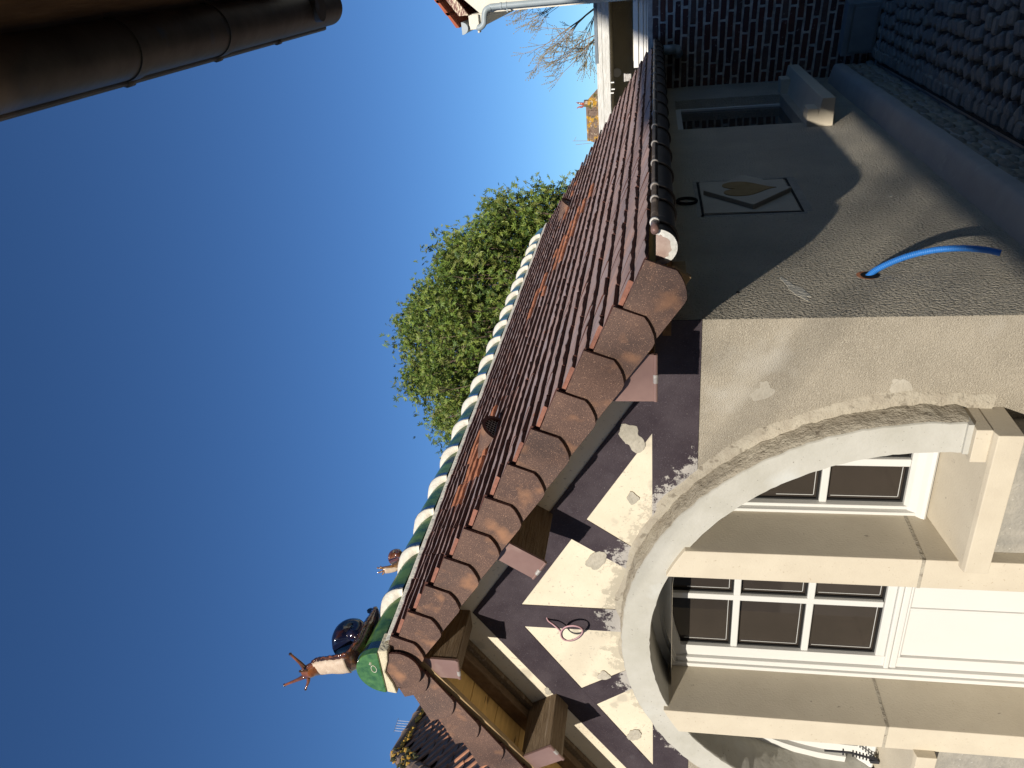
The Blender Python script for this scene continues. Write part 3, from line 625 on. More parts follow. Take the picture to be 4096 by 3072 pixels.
mid = [(-1.995, 2.175), (-2.094, 2.025), (-2.178, 2.080), (-2.078, 2.225)]
purlin(mid, 0, (.45, .72)); purlin([(2 * XR - x, z) for x, z in (mid[3], mid[2], mid[1], mid[0])], 0, (.3, .55))
purlin([(-1.185, 1.66), (-1.185, 1.600), (-1.355, 1.600), (-1.355, 1.745)], 0, (.42, .6))
purlin([(2 * XR + 1.355, 1.745), (2 * XR + 1.355, 1.600), (2 * XR + 1.185, 1.600), (2 * XR + 1.185, 1.66)], 0, (.42, .6))
q = MB(); q.box((-.965, 2.30, 1.505), (-.905, 2.40, 1.548)); q.build('eave_batten', 'woodtrim', house, bevel=.002)
box('eave_board', (-1.198, 2.46, 1.545), (-.90, YE - .2, 1.575), 'oldwood', house)
# gutter
GX, GZt, GR = -.828, 1.597, .057
gut = None
q = MB(); n = 14; V = []
for y_ in (2.318, 7.55):
    for rr in (GR, GR - .003):
        for j in range(n + 1): a = math.pi + math.pi * j / n; V.append((GX + rr * math.cos(a), y_, GZt + rr * 1.1 * math.sin(a)))
m1 = n + 1; Fs = []
for j in range(n): Fs += [(j, j + 1, 2 * m1 + j + 1, 2 * m1 + j), (m1 + j, 3 * m1 + j, 3 * m1 + j + 1, m1 + j + 1), (j, m1 + j, m1 + j + 1, j + 1)]
Fs += [(0, 2 * m1, 3 * m1, m1), (n, m1 + n, 3 * m1 + n, 2 * m1 + n)]
q.add(V, Fs); gut = q.build('gutter', 'zinc', house, smooth=True, smooth_angle=50)
q = MB(); q.tube([(GX + GR + .002, 2.30, GZt + .004), (GX + GR + .002, 2.385, GZt + .004)], .0118, 12); q.build('gutter_bead_end', 'cap', gut, smooth=True)
q = MB(); q.tube([(GX + GR + .002, 2.385, GZt + .004), (GX + GR + .002, 7.55, GZt + .004)], .0115, 12); q.build('gutter_bead', 'zinc', gut, smooth=True)
q = MB(); q.xz([(GX + GR * math.cos(math.pi + math.pi * j / 20), GZt + GR * 1.1 * math.sin(math.pi + math.pi * j / 20)) for j in range(21)], 2.316, 2.318); q.build('end_cap', 'endcap', gut)
q = MB(); V = []
for j in range(33):
    a = math.pi + math.pi * j / 32; w_ = .009 + .006 * noise1(60, j * .9)
    for rr in (GR + .002, GR - w_ - .006): V.append((GX + rr * math.cos(a), 2.3155, GZt + rr * 1.1 * math.sin(a)))
V2 = [(x, 2.314, z) for x, y_, z in V]; q.add(V + V2, [(2 * j, 2 * j + 1, 2 * j + 3, 2 * j + 2) for j in range(32)] + [(66 + 2 * j, 68 + 2 * j, 69 + 2 * j, 67 + 2 * j) for j in range(32)]); q.build('soldered_seam', 'oxide', gut)
for i, yy in enumerate([2.385, 2.63, 2.785, 3.12, 3.45, 3.80, 4.12, 4.45, 4.77, 5.09, 5.42, 5.74, 6.06, 6.36, 6.70, 6.98, 7.30]):
    q = MB(); pts = [(GX + (GR + .004) * math.cos(math.pi + math.pi * j / 14), yy, GZt + (GR + .004) * 1.1 * math.sin(math.pi + math.pi * j / 14)) for j in range(15)]
    q.tube(pts, .0045, 6); br = q.build('gutter_bracket', 'zinc', gut, smooth=True)
    q = MB(); q.tube([(GX + GR + .002, yy - .007, GZt + .004), (GX + GR + .002, yy + .007, GZt + .004)], .0155, 12); q.build('bracket_clip', 'zinclip' if i else 'oxide', br, smooth=True)
# pipe stub + cable ring under the gutter
q = MB(); q.tube([(-1.19 + .0, 4.02 + .05 * math.cos(a * .3), 1.44 + .05 * math.sin(a * .3)) for a in range(22)], .007, 6); q.build('cable_coil', 'black', house, smooth=True)
q = MB(); q.tube([(GX - .03, 7.42, 1.55), (GX - .03, 7.42, 1.42)], .04, 14); q.tube([(GX - .03, 7.42, 1.42), (GX - .08, 7.47, 1.40)], .043, 14); q.build('gutter_outlet', 'greypipe', gut, smooth=True)
# plaque
pq = MB(); pq.add([(XW + .004, 3.80, .915), (XW + .004, 3.80, 1.363), (XW + .004, 4.385, 1.363), (XW + .004, 4.385, .918)], [(0, 1, 2, 3)])
q = MB(); q.prism([(XW - .005, 3.800, .917), (XW - .005, 3.812, 1.362), (XW - .005, 4.372, 1.362), (XW - .005, 4.366, .92)], (.011, 0, 0)); plq = q.build('heart_plaque', 'plaqueS', house, bevel=.002, label=None) if False else q.build('heart_plaque', 'plaqueS', house, bevel=.002)
q = MB(); q.prism([(XW + .0062, 4.125, 1.352), (XW + .0062, 3.845, 1.13), (XW + .0062, 4.12, .914), (XW + .0062, 4.40, 1.125)], (.024, 0, 0)); q.build('diamond_relief', 'plaqueS', plq, bevel=.002)
hp = []
for j in range(48):
    t = 2 * math.pi * j / 48; hx = 16 * math.sin(t) ** 3; hz = 13 * math.cos(t) - 5 * math.cos(2 * t) - 2 * math.cos(3 * t) - math.cos(4 * t)
    hp.append((XW + .0302, 4.122 - hx * .0082, 1.118 + (hz + 2) * (.0098 if hz > 0 else .0086)))
q = MB(); q.prism(hp, (.003, 0, 0)); q.build('heart', 'heart', plq)
q = MB()
for a, b in (((3.765, .89), (3.80, 1.38)), ((3.765, 1.365), (4.41, 1.395)), ((4.388, .90), (4.41, 1.36)), ((3.80, .86), (4.41, .912))): q.box((XW - .01, a[0], a[1]), (XW + .0015, b[0], b[1]))
q.build('plaque_setting_mortar', 'patchside', plq)
q = MB()
for a, b in (((3.790, .905), (3.799, 1.375)), ((3.790, 1.364), (4.385, 1.376)), ((4.368, .912), (4.384, 1.375)), ((3.79, .900), (4.384, .912))): q.box((XW - .01, a[0], a[1]), (XW + .003, b[0], b[1]))
q.build('plaque_gap', 'black', plq)
# conduit hole
q = MB(); n = 20
q.tube([(XW - .03, 2.972, .800), (XW + .0015, 2.972, .800)], .040, n); 
hole = q.build('conduit_hole', 'clayhole', house)
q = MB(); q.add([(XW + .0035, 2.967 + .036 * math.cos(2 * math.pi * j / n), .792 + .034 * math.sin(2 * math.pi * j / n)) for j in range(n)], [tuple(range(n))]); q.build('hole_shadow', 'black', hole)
# small anchor hole
q = MB(); q.tube([(XW - .02, 2.83, 1.29), (XW + .002, 2.83, 1.29)], .009, 8); q.build('anchor_hole', 'black', house)
# wrought iron stay in the left light
q = MB()
p0, p1 = P(3400, 3010, 1, 2.66), P(3508, 3040, 1, 2.66)
q.tube([p0 + Vector((0, 0, .12)), p0, p1], .006, 6)
for t in range(9):
    c = p0.lerp(p1, t / 8) if t else p0 + Vector((0, 0, .03)); q.tube([c + Vector((-.022, 0, 0)), c + Vector((.022, 0, .004))], .004, 5)
q.tube([p1 + Vector((-.012, 0, .03)), p1 + Vector((-.012, 0, -.01))], .012, 6); q.tube([p1, p1 + Vector((.03, -.01, .01)), p1 + Vector((.035, -.01, .06))], .003, 5)
q.build('window_stay', 'iron', house)
# stone rubble at the lower left of the arch
q = MB()
# ------------------------------------------------------------------ blue conduit (thing of its own)
q = MB(); cp = [(-1.21, 2.965, .806), (-1.185, 2.985, .770), (-1.160, 2.998, .715), (-1.138, 3.004, .655), (-1.122, 3.005, .592), (-1.113, 3.003, .525), (-1.112, 2.998, .455), (-1.117, 2.985, .390), (-1.122, 2.965, .352)]
def spline(pts, k):
    pts = [Vector(p) for p in pts]; out = []
    for i in range(len(pts) - 1):
        p0, p1, p2, p3 = pts[max(i - 1, 0)], pts[i], pts[i + 1], pts[min(i + 2, len(pts) - 1)]
        for j in range(k):
            t = j / k; out.append(.5 * ((2 * p1) + (p2 - p0) * t + (2 * p0 - 5 * p1 + 4 * p2 - p3) * t * t + (3 * p1 - p0 - 3 * p2 + p3) * t ** 3))
    return out + [pts[-1]]
pts = spline(cp, 26); q.tube(pts, [.0118 + (.0013 if i % 3 == 0 else -.0006) for i in range(len(pts))], 12)
tag(q.build('corrugated_conduit', 'blue', smooth=True), 'bright blue ribbed plastic conduit curving out of a round hole in the grey side wall', 'conduit')
# cable loop on the gable
a0 = P(2184, 2465, 1, YG); lc = P(2286, 2531, 1, YG - .055)
pts = [a0 + Vector((0, .01, 0)), a0 + Vector((-.01, -.015, -.01)), P(2215, 2500, 1, YG - .04), P(2240, 2524, 1, YG - .05)]
e1 = P(2330, 2525, 1, YG - .055) - lc; e2 = P(2286, 2560, 1, YG - .055) - lc
for t in range(15):
    a = 2.9 - 2 * math.pi * 1.12 * t / 14; pts.append(lc + e1 * math.cos(a) + e2 * math.sin(a) + Vector((0, -.004 * math.sin(t), 0)))
sp = spline(pts, 5); q = MB(); q.tube(sp, .0036, 8); 
cb = empty('wire_loop', a0, 'pink and black wires coiled into a loose loop hanging from the painted gable post', 'wire')
q.build('pink_wire', 'cablepink', cb, smooth=True)
q = MB(); q.tube([p + Vector((-.005, .004, -.005)) for p in sp], .0034, 8); q.build('black_wire', 'cabledark', cb, smooth=True)
# ------------------------------------------------------------------ snails
def skin_mesh(name, pts, rads, m_, parent, n=14, flat=1.0):
    q = MB(); q.tube(spline(pts, 5), rads_interp(rads, 5), n); return q.build(name, m_, parent, smooth=True)
def rads_interp(r, k):
    out = []
    for i in range(len(r) - 1):
        for j in range(k): out.append(r[i] + (r[i + 1] - r[i]) * j / k)
    return out + [r[-1]]
def elliptube(q, pts, rx, rz_, n=16, mi=0, side=Vector((1, 0, 0)), rib=0):
    """tube with an elliptical section: rx across (side vector), rz_ along the other axis"""
    pts = [Vector(p) for p in pts]; k = len(pts); V = []
    for i in range(k):
        t = (pts[min(i + 1, k - 1)] - pts[max(i - 1, 0)]).normalized(); s_ = (side - t * side.dot(t)).normalized(); w_ = t.cross(s_)
        for j in range(n):
            a = 2 * math.pi * j / n; k2 = 1 + (rib * math.sin(i * 2.4) * .5 + rib * noise1(3, i + j)) if rib else 1
            V.append(pts[i] + (s_ * math.cos(a) * rx[i] + w_ * math.sin(a) * rz_[i]) * k2)
    q.add(V, [(i * n + j, i * n + (j + 1) % n, (i + 1) * n + (j + 1) % n, (i + 1) * n + j) for i in range(k - 1) for j in range(n)] + [tuple(range(n - 1, -1, -1)), tuple((k - 1) * n + j for j in range(n))], mi)
def spiral_shell(q, c, axis_flip, r0, turns, aspect, n=16, steps=90, grow=.17, rot=0):
    """log spiral in the YZ plane round c, coiling out along X"""
    V = []
    for i in range(steps + 1):
        th = rot + turns * 2 * math.pi * i / steps; g = math.exp(-grow * turns * 2 * math.pi * (1 - i / steps)); rr = r0 * g
        cy = c.y + rr * .55 * math.cos(th); cz = c.z + rr * .55 * math.sin(th); cx = c.x + axis_flip * r0 * .55 * (1 - g)
        er = Vector((0, math.cos(th), math.sin(th))); cy = c.y + rr * .40 * math.cos(th); cz = c.z + rr * .40 * math.sin(th)
        for j in range(n):
            a = 2 * math.pi * j / n; V.append(Vector((cx, cy, cz)) + er * math.cos(a) * rr * .62 + Vector((1, 0, 0)) * math.sin(a) * rr * .60 * aspect)
    q.add(V, [(i * n + j, i * n + (j + 1) % n, (i + 1) * n + (j + 1) % n, (i + 1) * n + j) for i in range(steps) for j in range(n)] + [tuple(range(n - 1, -1, -1)), tuple(steps * n + j for j in range(n))])
big = empty('snail_figure', (-2.70, 2.40, 2.9), 'large ceramic snail with midnight blue shell rearing up at the front end of the ridge', 'snail', None)
q = MB()
bp = spline([(-2.695, 2.575, 2.925), (-2.695, 2.555, 2.915), (-2.70, 2.50, 2.912), (-2.70, 2.42, 2.918), (-2.70, 2.33, 2.918), (-2.705, 2.27, 2.940), (-2.715, 2.255, 2.985), (-2.735, 2.262, 3.05), (-2.755, 2.268, 3.10), (-2.762, 2.264, 3.125)], 6)
k = len(bp); wx = rads_interp([.012, .030, .048, .058, .062, .060, .055, .049, .048, .042], 6); wz = rads_interp([.008, .016, .026, .034, .036, .033, .028, .024, .023, .019], 6)
elliptube(q, bp, wx, wz, 18, rib=.05); body = q.build('body', 'snaildark', big, smooth=True)
q = MB(); sp2 = [p + Vector((0, -.0095, 0)) for p in bp[32:52]]; elliptube(q, sp2, [w_ * .86 for w_ in wx[32:52]], [w_ * .82 for w_ in wz[32:52]], 16); q.build('sole', 'snailsole', big, smooth=True)
q = MB()                                        # frilled brown foot edge
for sg in (-1, 1):
    fr = [bp[i] + Vector((sg * wx[i] * .98, -.002 + .003 * math.sin(i * 1.9), .004 * math.sin(i * 2.7))) for i in range(6, 53)]; q.tube(fr, [.0055 + .002 * math.sin(i * 1.7) for i in range(len(fr))], 7)
q.tube([bp[52] + Vector((d * .042, -.008, -.002 * abs(d))) for d in (-1, -.5, 0, .5, 1)], .006, 7)
q.build('foot_frill', 'snailfoot', big, smooth=True)
q = MB(); hd = Vector((-2.772, 2.250, 3.150))
elliptube(q, spline([(-2.760, 2.262, 3.105), (-2.765, 2.256, 3.130), (-2.772, 2.248, 3.150), (-2.778, 2.244, 3.172), (-2.782, 2.244, 3.180)], 5), rads_interp([.040, .038, .036, .026, .010], 5), rads_interp([.022, .026, .028, .020, .008], 5), 16)
q.build('head', 'snailfoot', big, smooth=True)
for tip, base in (((-2.668, 2.25, 3.217), (-2.752, 2.247, 3.165)), ((-2.880, 2.25, 3.296), (-2.800, 2.245, 3.172)), ((-2.735, 2.215, 3.170), (-2.752, 2.236, 3.146)), ((-2.840, 2.205, 3.165), (-2.795, 2.232, 3.152))):
    q = MB(); tip, base = Vector(tip), Vector(base); L_ = (tip - base).length; sc_ = 1 if L_ > .07 else .8
    q.tube(spline([base, base.lerp(tip, .35) + Vector((0, 0, -.004)), base.lerp(tip, .7) + Vector((0, 0, -.002)), tip], 4), [v * sc_ for v in rads_interp([.013, .009, .0065, .0058], 4)], 10)
    t = q.build('tentacle', 'snailfoot', big, smooth=True)
    q = MB(); q.tube([tip + (tip - base).normalized() * d for d in (-.004, 0, .004, .007)], [.005 * sc_, .0082 * sc_, .007 * sc_, .002], 10); q.build('eye_knob', 'snaildark', t, smooth=True)
q = MB(); spiral_shell(q, Vector((-2.70, 2.395, 2.966)), 1, .112, 2.6, 1.25, rot=-1.3); q.build('shell', 'shellblue', big, smooth=True)
q = MB(); q.tube(spline([(-2.70, 2.52, 2.915), (-2.698, 2.55, 2.925), (-2.696, 2.558, 2.945), (-2.695, 2.552, 2.958)], 4), rads_interp([.024, .022, .016, .007], 4), 10); q.build('tail', 'glazeblue', big, smooth=True)
sm = empty('snail_figure', (-2.70, 2.93, 2.88), 'small brown ceramic snail with ribbed shell, further back on the ridge', 'snail', None)
q = MB()
sb = spline([(-2.70, 3.04, 2.898), (-2.70, 3.00, 2.902), (-2.70, 2.95, 2.905), (-2.70, 2.90, 2.908), (-2.70, 2.868, 2.925), (-2.70, 2.852, 2.955), (-2.70, 2.848, 2.982)], 5)
elliptube(q, sb, rads_interp([.006, .016, .022, .026, .024, .021, .018], 5), rads_interp([.004, .008, .012, .016, .017, .015, .013], 5), 14); q.build('body', 'ochre', sm, smooth=True)
q = MB(); s3 = [p + Vector((0, -.006, -.001)) for p in sb[18:29]]; elliptube(q, s3, [.018] * len(s3), [.0125] * len(s3), 10); q.build('sole', 'snailsole', sm, smooth=True)
q = MB()
for tx, tz in ((-2.684, 3.010), (-2.716, 3.012), (-2.676, 2.992), (-2.726, 2.990)):
    q.tube([(-2.70 + (tx + 2.70) * .4, 2.848, 2.976), (tx, 2.84, tz)], [.0055, .0035], 7); q.tube([(tx, 2.842, tz - .002), (tx, 2.84, tz + .003)], .0048, 7)
q.build('tentacles', 'ochre', sm, smooth=True)
q = MB(); spiral_shell(q, Vector((-2.705, 2.955, 2.942)), 1, .052, 2.6, 1.2, rot=-1.3); q.build('shell', 'shellbrown', sm, smooth=True)
sm.location.z -= .014
# ------------------------------------------------------------------ brick wall at the far end
bw = empty('brick_wall', (-.9, 7.5, GZ), 'old dark red brick wall with thick pale joints closing the alley', 'wall')
bu = Vector((.963, -.269, 0)); bn = Vector((-.269, -.963, 0)); b0 = Vector((-1.2, 7.58, 0)) - bu * .35
q = MB(); q.prism([b0 + Vector((0, 0, GZ)), b0 + bu * 3.2 + Vector((0, 0, GZ)), b0 + bu * 3.2 + Vector((0, 0, 1.66)), b0 + Vector((0, 0, 1.66))], -bn * .2); q.build('joint_mortar', 'joint', bw)
q = MB(); row = 0; z = GZ + .004
while z < 1.60:
    s_ = -.12 + (.113 if row % 2 else 0) + R.uniform(-.02, .02)
    while s_ < 3.0:
        l = .208 + R.uniform(-.012, .012); h = .0440 + R.uniform(-.003, .003)
        c0 = b0 + bu * s_ + bn * -.003; V = []; pr = R.uniform(.001, .006)
        cs = [(0, 0), (l * .5, R.uniform(-.003, .002)), (l, 0), (l + .002, h * .5), (l, h), (l * .5, h + R.uniform(-.002, .004)), (0, h), (-.002, h * .5)]
        cs = [(a + R.uniform(-.003, .003), b + R.uniform(-.0025, .0025)) for a, b in cs]
        for dd, f in ((0, 1), (pr + .001, .99), (pr + .003, .93)):
            for a, b in cs: V.append(c0 + bu * (l / 2 + (a - l / 2) * f) + Vector((0, 0, z + h / 2 + (b - h / 2) * f)) + bn * dd)
        q.add(V, [(r_ * 8 + j, r_ * 8 + (j + 1) % 8, (r_ + 1) * 8 + (j + 1) % 8, (r_ + 1) * 8 + j) for r_ in (0, 1) for j in range(8)] + [tuple(range(16, 24))], 0, R.random()); s_ += l + .019
    z += .0625; row += 1
q.build('brickwork', 'brick', bw)
cab = empty('metal_cabinet', (-.8, 7.2, GZ), 'grey galvanised cabinet at the foot of the brick wall', 'cabinet')
f0 = Vector((-.985, 7.30, GZ)); fu = bu
def slab(a, b, z0, z1, d0, d1, name, m_):
    q = MB(); q.prism([f0 + fu * a + Vector((0, 0, z0 - GZ)) + bn * d0, f0 + fu * b + Vector((0, 0, z0 - GZ)) + bn * d0, f0 + fu * b + Vector((0, 0, z1 - GZ)) + bn * d0, f0 + fu * a + Vector((0, 0, z1 - GZ)) + bn * d0], bn * (d1 - d0)); return q.build(name, m_, cab, bevel=.003)
slab(0, .40, GZ + .012, .045, -.12, 0, 'cabinet_body', 'galv'); slab(-.01, .41, .046, .09, -.12, .012, 'cabinet_lid', 'galv'); slab(.02, .37, GZ + .03, .03, .0005, .006, 'cabinet_door', 'galv')
slab(-.09, .42, GZ + .0, GZ + .012, .10, .13, 'angle_iron', 'galv'); slab(-.09, -.075, GZ, GZ + .05, -.02, .13, 'angle_iron', 'galv')
# ------------------------------------------------------------------ low flat-roofed extension beyond
ex = empty('flat_roofed_extension', (-2.0, 10, GZ), 'low flat-roofed beige extension with whitewashed parapet behind the brick wall', 'building')
box('wall', (-3.9, 10.9, GZ), (.2, 13, 2.30), 'extwall', ex)
box('roof_slab', (-3.4, 10.26, 2.127), (.2, 10.9, 2.20), 'extwall', ex)
box('parapet', (-3.4, 10.0, 2.126), (.2, 10.25, 2.285), 'parapet', ex, bevel=.008)
box('parapet_band', (-3.4, 9.994, 2.215), (.2, 9.9995, 2.28), 'parapet', ex, bevel=.002)
box('flashing', (-1.25, 9.985, 2.262), (.2, 10.2, 2.30), 'slate', ex, bevel=.003)
vp = P(2468, 290, 1, 10.9); q = MB(); q.tube([(vp.x, 10.91, vp.z), (vp.x, 10.882, vp.z)], .056, 28); q.build('round_vent_cover', 'pvc', ex, bevel=.004)
q = MB()
for z0, z1, yf in ((1.79, 1.845, 9.93), (1.735, 1.785, 9.95), (1.70, 1.732, 9.965), (1.64, 1.697, 9.975)): q.box((-1.32, yf, z0), (.2, 10.3, z1))
q.build('cornice', 'pvc', ex, bevel=.004)
q = MB(); q.box((-1.60, 10.87, 1.885), (.2, 10.905, 1.90)); q.build('trim_strip', 'extwall', ex)
box('lower_block', (-1.25, 9.98, GZ), (.2, 10.6, 1.64), 'extwall', ex)
box('cornice_top', (-1.25, 9.97, 1.846), (.2, 10.9, 1.852), 'extwall', ex)
q = MB()
for px, py in ((2446, 330), (2449, 357), (2445, 372)): p = P(px, py, 1, 9.98); q.box((p.x - .006, 9.97, p.z - .03), (p.x + .006, 10.0, p.z + .01))
q.build('drips', 'pvc', ex)
q = MB(); p = P(2513, 312, 1, 8.9); q.box((p.x - .03, 8.9, p.z - .03), (p.x + .04, 8.93, p.z + .03)); q.tube([(p.x - .035, 8.915, p.z + .035), (p.x + .045, 8.915, p.z + .035)], .012, 8); q.build('flashing_clip', 'zinclip', ex)
# ------------------------------------------------------------------ white gable house, top right
wh = empty('white_house', (.5, 10, GZ), 'white rendered house with red verge tiles and a grey downpipe at the picture corner', 'house')
q = MB(); q.xz([(-.592, GZ), (3.0, GZ), (3.0, 7.0), (1.2, 5.6), (-.592, 3.62)], 9.9, 20); q.build('wall', 'whiterender', wh)
q = MB(); q.xz([(-.595, 3.50), (-.76, 3.66), (-.76, 3.70), (-.595, 3.72)], 9.9, 20); q.build('eave_soffit', 'whiterender', wh)
q = MB(); q.box((-.76, 9.86, 3.635), (-.60, 9.96, 3.755)); q.box((-.80, 9.86, 3.635), (-.755, 9.96, 3.66)); q.build('corbel_stone', 'whiterender', wh, bevel=.008)
q = MB(); gx, gz = -.735, 3.84; V = []
q.xz([(gx + .068 * math.cos(math.pi + math.pi * j / 16) , gz + .075 * math.sin(math.pi + math.pi * j / 16)) for j in range(17)], 9.82, 20); q.build('gutter', 'greypipe', wh)
q = MB(); q.tube(spline([(-.735, 9.84, 3.71 - .06), (-.74, 9.83, 3.62), (-.70, 9.82, 3.57), (-.62, 9.82, 3.555), (-.56, 9.82, 3.53), (-.535, 9.83, 3.47), (-.53, 9.83, 3.35), (-.53, 9.83, 2.2)], 6), .034, 14); dp = q.build('downpipe', 'greypipe', wh, smooth=True)
q = MB(); q.tube([(-.53, 9.83, 3.34), (-.53, 9.83, 3.36)], .039, 14); q.tube([(-.53, 9.83, 3.28), (-.53, 9.83, 3.29)], .039, 14); q.box((-.60, 9.80, 3.27), (-.565, 9.83, 3.285)); q.build('pipe_clamp', 'greypipe', dp)
q = MB(); q.xz([(-.60, 3.86), (-.60, 3.745), (-.25, 4.0), (-.25, 4.115)], 9.83, 9.87); q.build('bargeboard', 'peelpaint', wh, bevel=.003)
q = MB(); 
for i in range(14): x0 = -.72 + i * .14; q.xz([(x0, 3.855 + (x0 + .72) * .72), (x0 + .17, 3.855 + (x0 + .89) * .72), (x0 + .17, 3.885 + (x0 + .89) * .72), (x0, 3.897 + (x0 + .72) * .72)], 9.78, 20)
q.build('roof', 'redtile', wh)
# ------------------------------------------------------------------ neighbour's eave above the photographer
nb = empty('neighbour_house', (1.5, -1, GZ), 'neighbouring house whose old zinc gutter and timber eave hang over the alley', 'house')
box('wall', (.235, -7, GZ), (4, 2.54, 2.77), 'darkbrick', nb)
q = MB(); q.xz([(-.078, 2.817), (2.0, 4.6), (4.4, 2.9), (4.2, 2.8), (2.0, 4.4), (.04, 2.79)], -7, 2.9); q.build('roof', 'oldtile', nb)
q = MB(); q.xz([(-.07, 2.812), (.04, 2.785), (2.0, 4.39), (2.0, 4.35), (.04, 2.772), (-.07, 2.80)], -7, 2.88); q.build('roof_boarding', 'oldwood', nb)
q = MB(); q.box((.0, -7, 2.758), (.25, 2.73, 2.77)); q.build('eave_boards', 'oldwood', nb)
for i in range(12):
    yy = 2.57 - i * .45; box('rafter_tail', (.027, yy, 2.685), (.25, yy + .065, 2.757), 'oldwood', nb)
q = MB(); q.box((.016, -7, 2.715), (.035, 2.73, 2.825)); q.build('fascia', 'oldwood', nb)
NX, NZ, NR = -.113, 2.79, .0648
def ngut(y0, y1, r_, name='gutter', m_='oldzinc', par=None):
    q = MB(); n = 24; V = []
    for y_ in (y0, y1):
        for rr in (r_, r_ - .0025):
            for j in range(n + 1): a = math.pi + math.pi * j / n; V.append((NX + rr * math.cos(a), y_, NZ + rr * math.sin(a)))
    m1 = n + 1; Fs = []
    for j in range(n): Fs += [(j, j + 1, 2 * m1 + j + 1, 2 * m1 + j), (m1 + j, 3 * m1 + j, 3 * m1 + j + 1, m1 + j + 1), (j, m1 + j, m1 + j + 1, j + 1), (2 * m1 + j, 2 * m1 + j + 1, 3 * m1 + j + 1, 3 * m1 + j)]
    q.add(V, Fs); return q.build(name, m_, par or nb, smooth=True, smooth_angle=50)
ng = ngut(-6, 3.02, NR)
q = MB(); q.tube([(NX - NR - .003, -6, NZ), (NX - NR - .003, 2.97, NZ)], .0086, 10); q.build('gutter_bead', 'oldzinc', ng, smooth=True)
for yy in (1.26, 1.726, 2.15, 2.55):
    if yy < 2.3: s1 = ngut(yy - .01, yy + .030, NR + .0035, 'gutter_joint', 'oldzinc', ng)
    q = MB(); q.tube([(NX - NR - .003, yy - .003, NZ), (NX - NR - .003, yy + .022, NZ)], .0125, 10); q.build('bead_clip', 'oldzinc', ng, smooth=True)
q = MB(); q.xz([(NX + NR * math.cos(math.pi + math.pi * j / 20), NZ + NR * math.sin(math.pi + math.pi * j / 20)) for j in range(21)], 3.017, 3.022); q.build('end_cap', 'oldzinc', ng)
q = MB(); q.tube([(NX + .008, 2.78, NZ - .055), (NX + .008, 2.78, NZ - .078)], .045, 20); q.build('outlet', 'oldzinc', ng, smooth=True, smooth_angle=50)
# tall house behind the photographer
th = empty('slate_roofed_townhouse', (4.5, -11, GZ), 'tall townhouse with steep slate roof standing behind the photographer', 'house')
sk = Vector((.202 * 5, -5, 0))
q = MB(); q.prism([(1.80, -8, GZ), (8, -8, GZ), (8, -8, 8.15), (1.80, -8, 8.15)], sk); q.build('wall', 'darkbrick', th)
q = MB(); q.prism([(1.58, -7.9, 8.0), (8.2, -7.9, 8.0), (7.6, -7.9, 11.45), (3.02, -7.9, 11.45), (2.85, -7.9, 11.3), (2.25, -7.9, 10.15)], sk * 1.04); q.build('roof', 'slateroof', th)
ro = empty('added_street_row', (-8, -15, GZ), 'unseen row of low houses added behind the photographer to hold back sky glow', 'building')  # unseen houses, added to block low sky glow and deepen the shade
q = MB(); q.box((-22, -19, GZ), (1.9, -14.5, 4.6)); q.build('wall', 'render2', ro)
q = MB(); q.prism([(-22.2, -14.3, 4.5), (-22.2, -16.8, 6.6), (-22.2, -19.3, 4.5)], (24.2, 0, 0)); q.build('roof', 'slateroof', ro)
for k in range(7):
    box('window', (-20 + k * 3.1, -14.49, 1.0), (-19 + k * 3.1, -14.45, 2.5), 'glass', ro)
# ------------------------------------------------------------------ lichen-covered roof far away, with its glazed figure
lr = empty('lichen_roofed_house', (-3.8, 20, GZ), 'distant house whose old tiled roof is covered in orange lichen', 'house')
q = MB(); q.xz([(-4.6, GZ), (-2.6, GZ), (-2.6, 2.6), (-4.6, 2.6)], 20.3, 24); q.build('wall', 'render2', lr)
q = MB(); V = []; nu, nv = 60, 22
for i in range(nu + 1):
    for j in range(nv + 1):
        t = i / nu; v = j / nv
        xl, xr = -4.52 + .10 * v, -3.42 + 1.0 * (1 - v) ** 1 * .75
        x = xl + (xr - xl) * t; z_ = 2.55 + .73 * v + .012 * ((i * .5 + (j % 2) * .5) % 1) + R.uniform(-.008, .008); V.append((x, 20 + .6 * v + R.uniform(-.02, .02), z_))
q.add(V, [(i * (nv + 1) + j, (i + 1) * (nv + 1) + j, (i + 1) * (nv + 1) + j + 1, i * (nv + 1) + j + 1) for i in range(nu) for j in range(nv)]); q.build('roof', 'lichenroof', lr)
q = MB(); q.tube([(-4.42, 20.6, 3.28), (-3.52, 20.6, 3.28)], .04, 10); q.box((-3.56, 20.5, 3.2), (-3.42, 20.7, 3.36)); q.build('ridge', 'lichenroof', lr)
q = MB(); q.tube([(-4.42, 20.6, 3.30), (-4.40, 20.6, 3.70)], .006, 4); q.tube([(-4.48, 20.6, 3.2), (-4.50, 20.6, 3.62)], .005, 4); q.tube([(-4.40, 20.6, 3.66), (-4.30, 20.6, 3.60)], .004, 4); q.build('aerial', 'zinclip', lr)
sq = empty('roof_squirrel', (-3.49, 20.6, 3.36), 'tiny red-brown glazed squirrel ornament on the end of the lichen-covered ridge', 'ornament')
q = MB(); q.tube(spline([(-3.50, 20.6, 3.35), (-3.50, 20.6, 3.41), (-3.485, 20.6, 3.46), (-3.47, 20.6, 3.50)], 4), rads_interp([.035, .038, .026, .02], 4), 10); q.build('body', 'squirrel', sq, smooth=True)
q = MB(); q.tube(spline([(-3.54, 20.6, 3.36), (-3.575, 20.6, 3.42), (-3.57, 20.6, 3.49), (-3.60, 20.6, 3.55)], 4), rads_interp([.012, .022, .018, .006], 4), 8); q.build('tail', 'squirrel', sq, smooth=True)
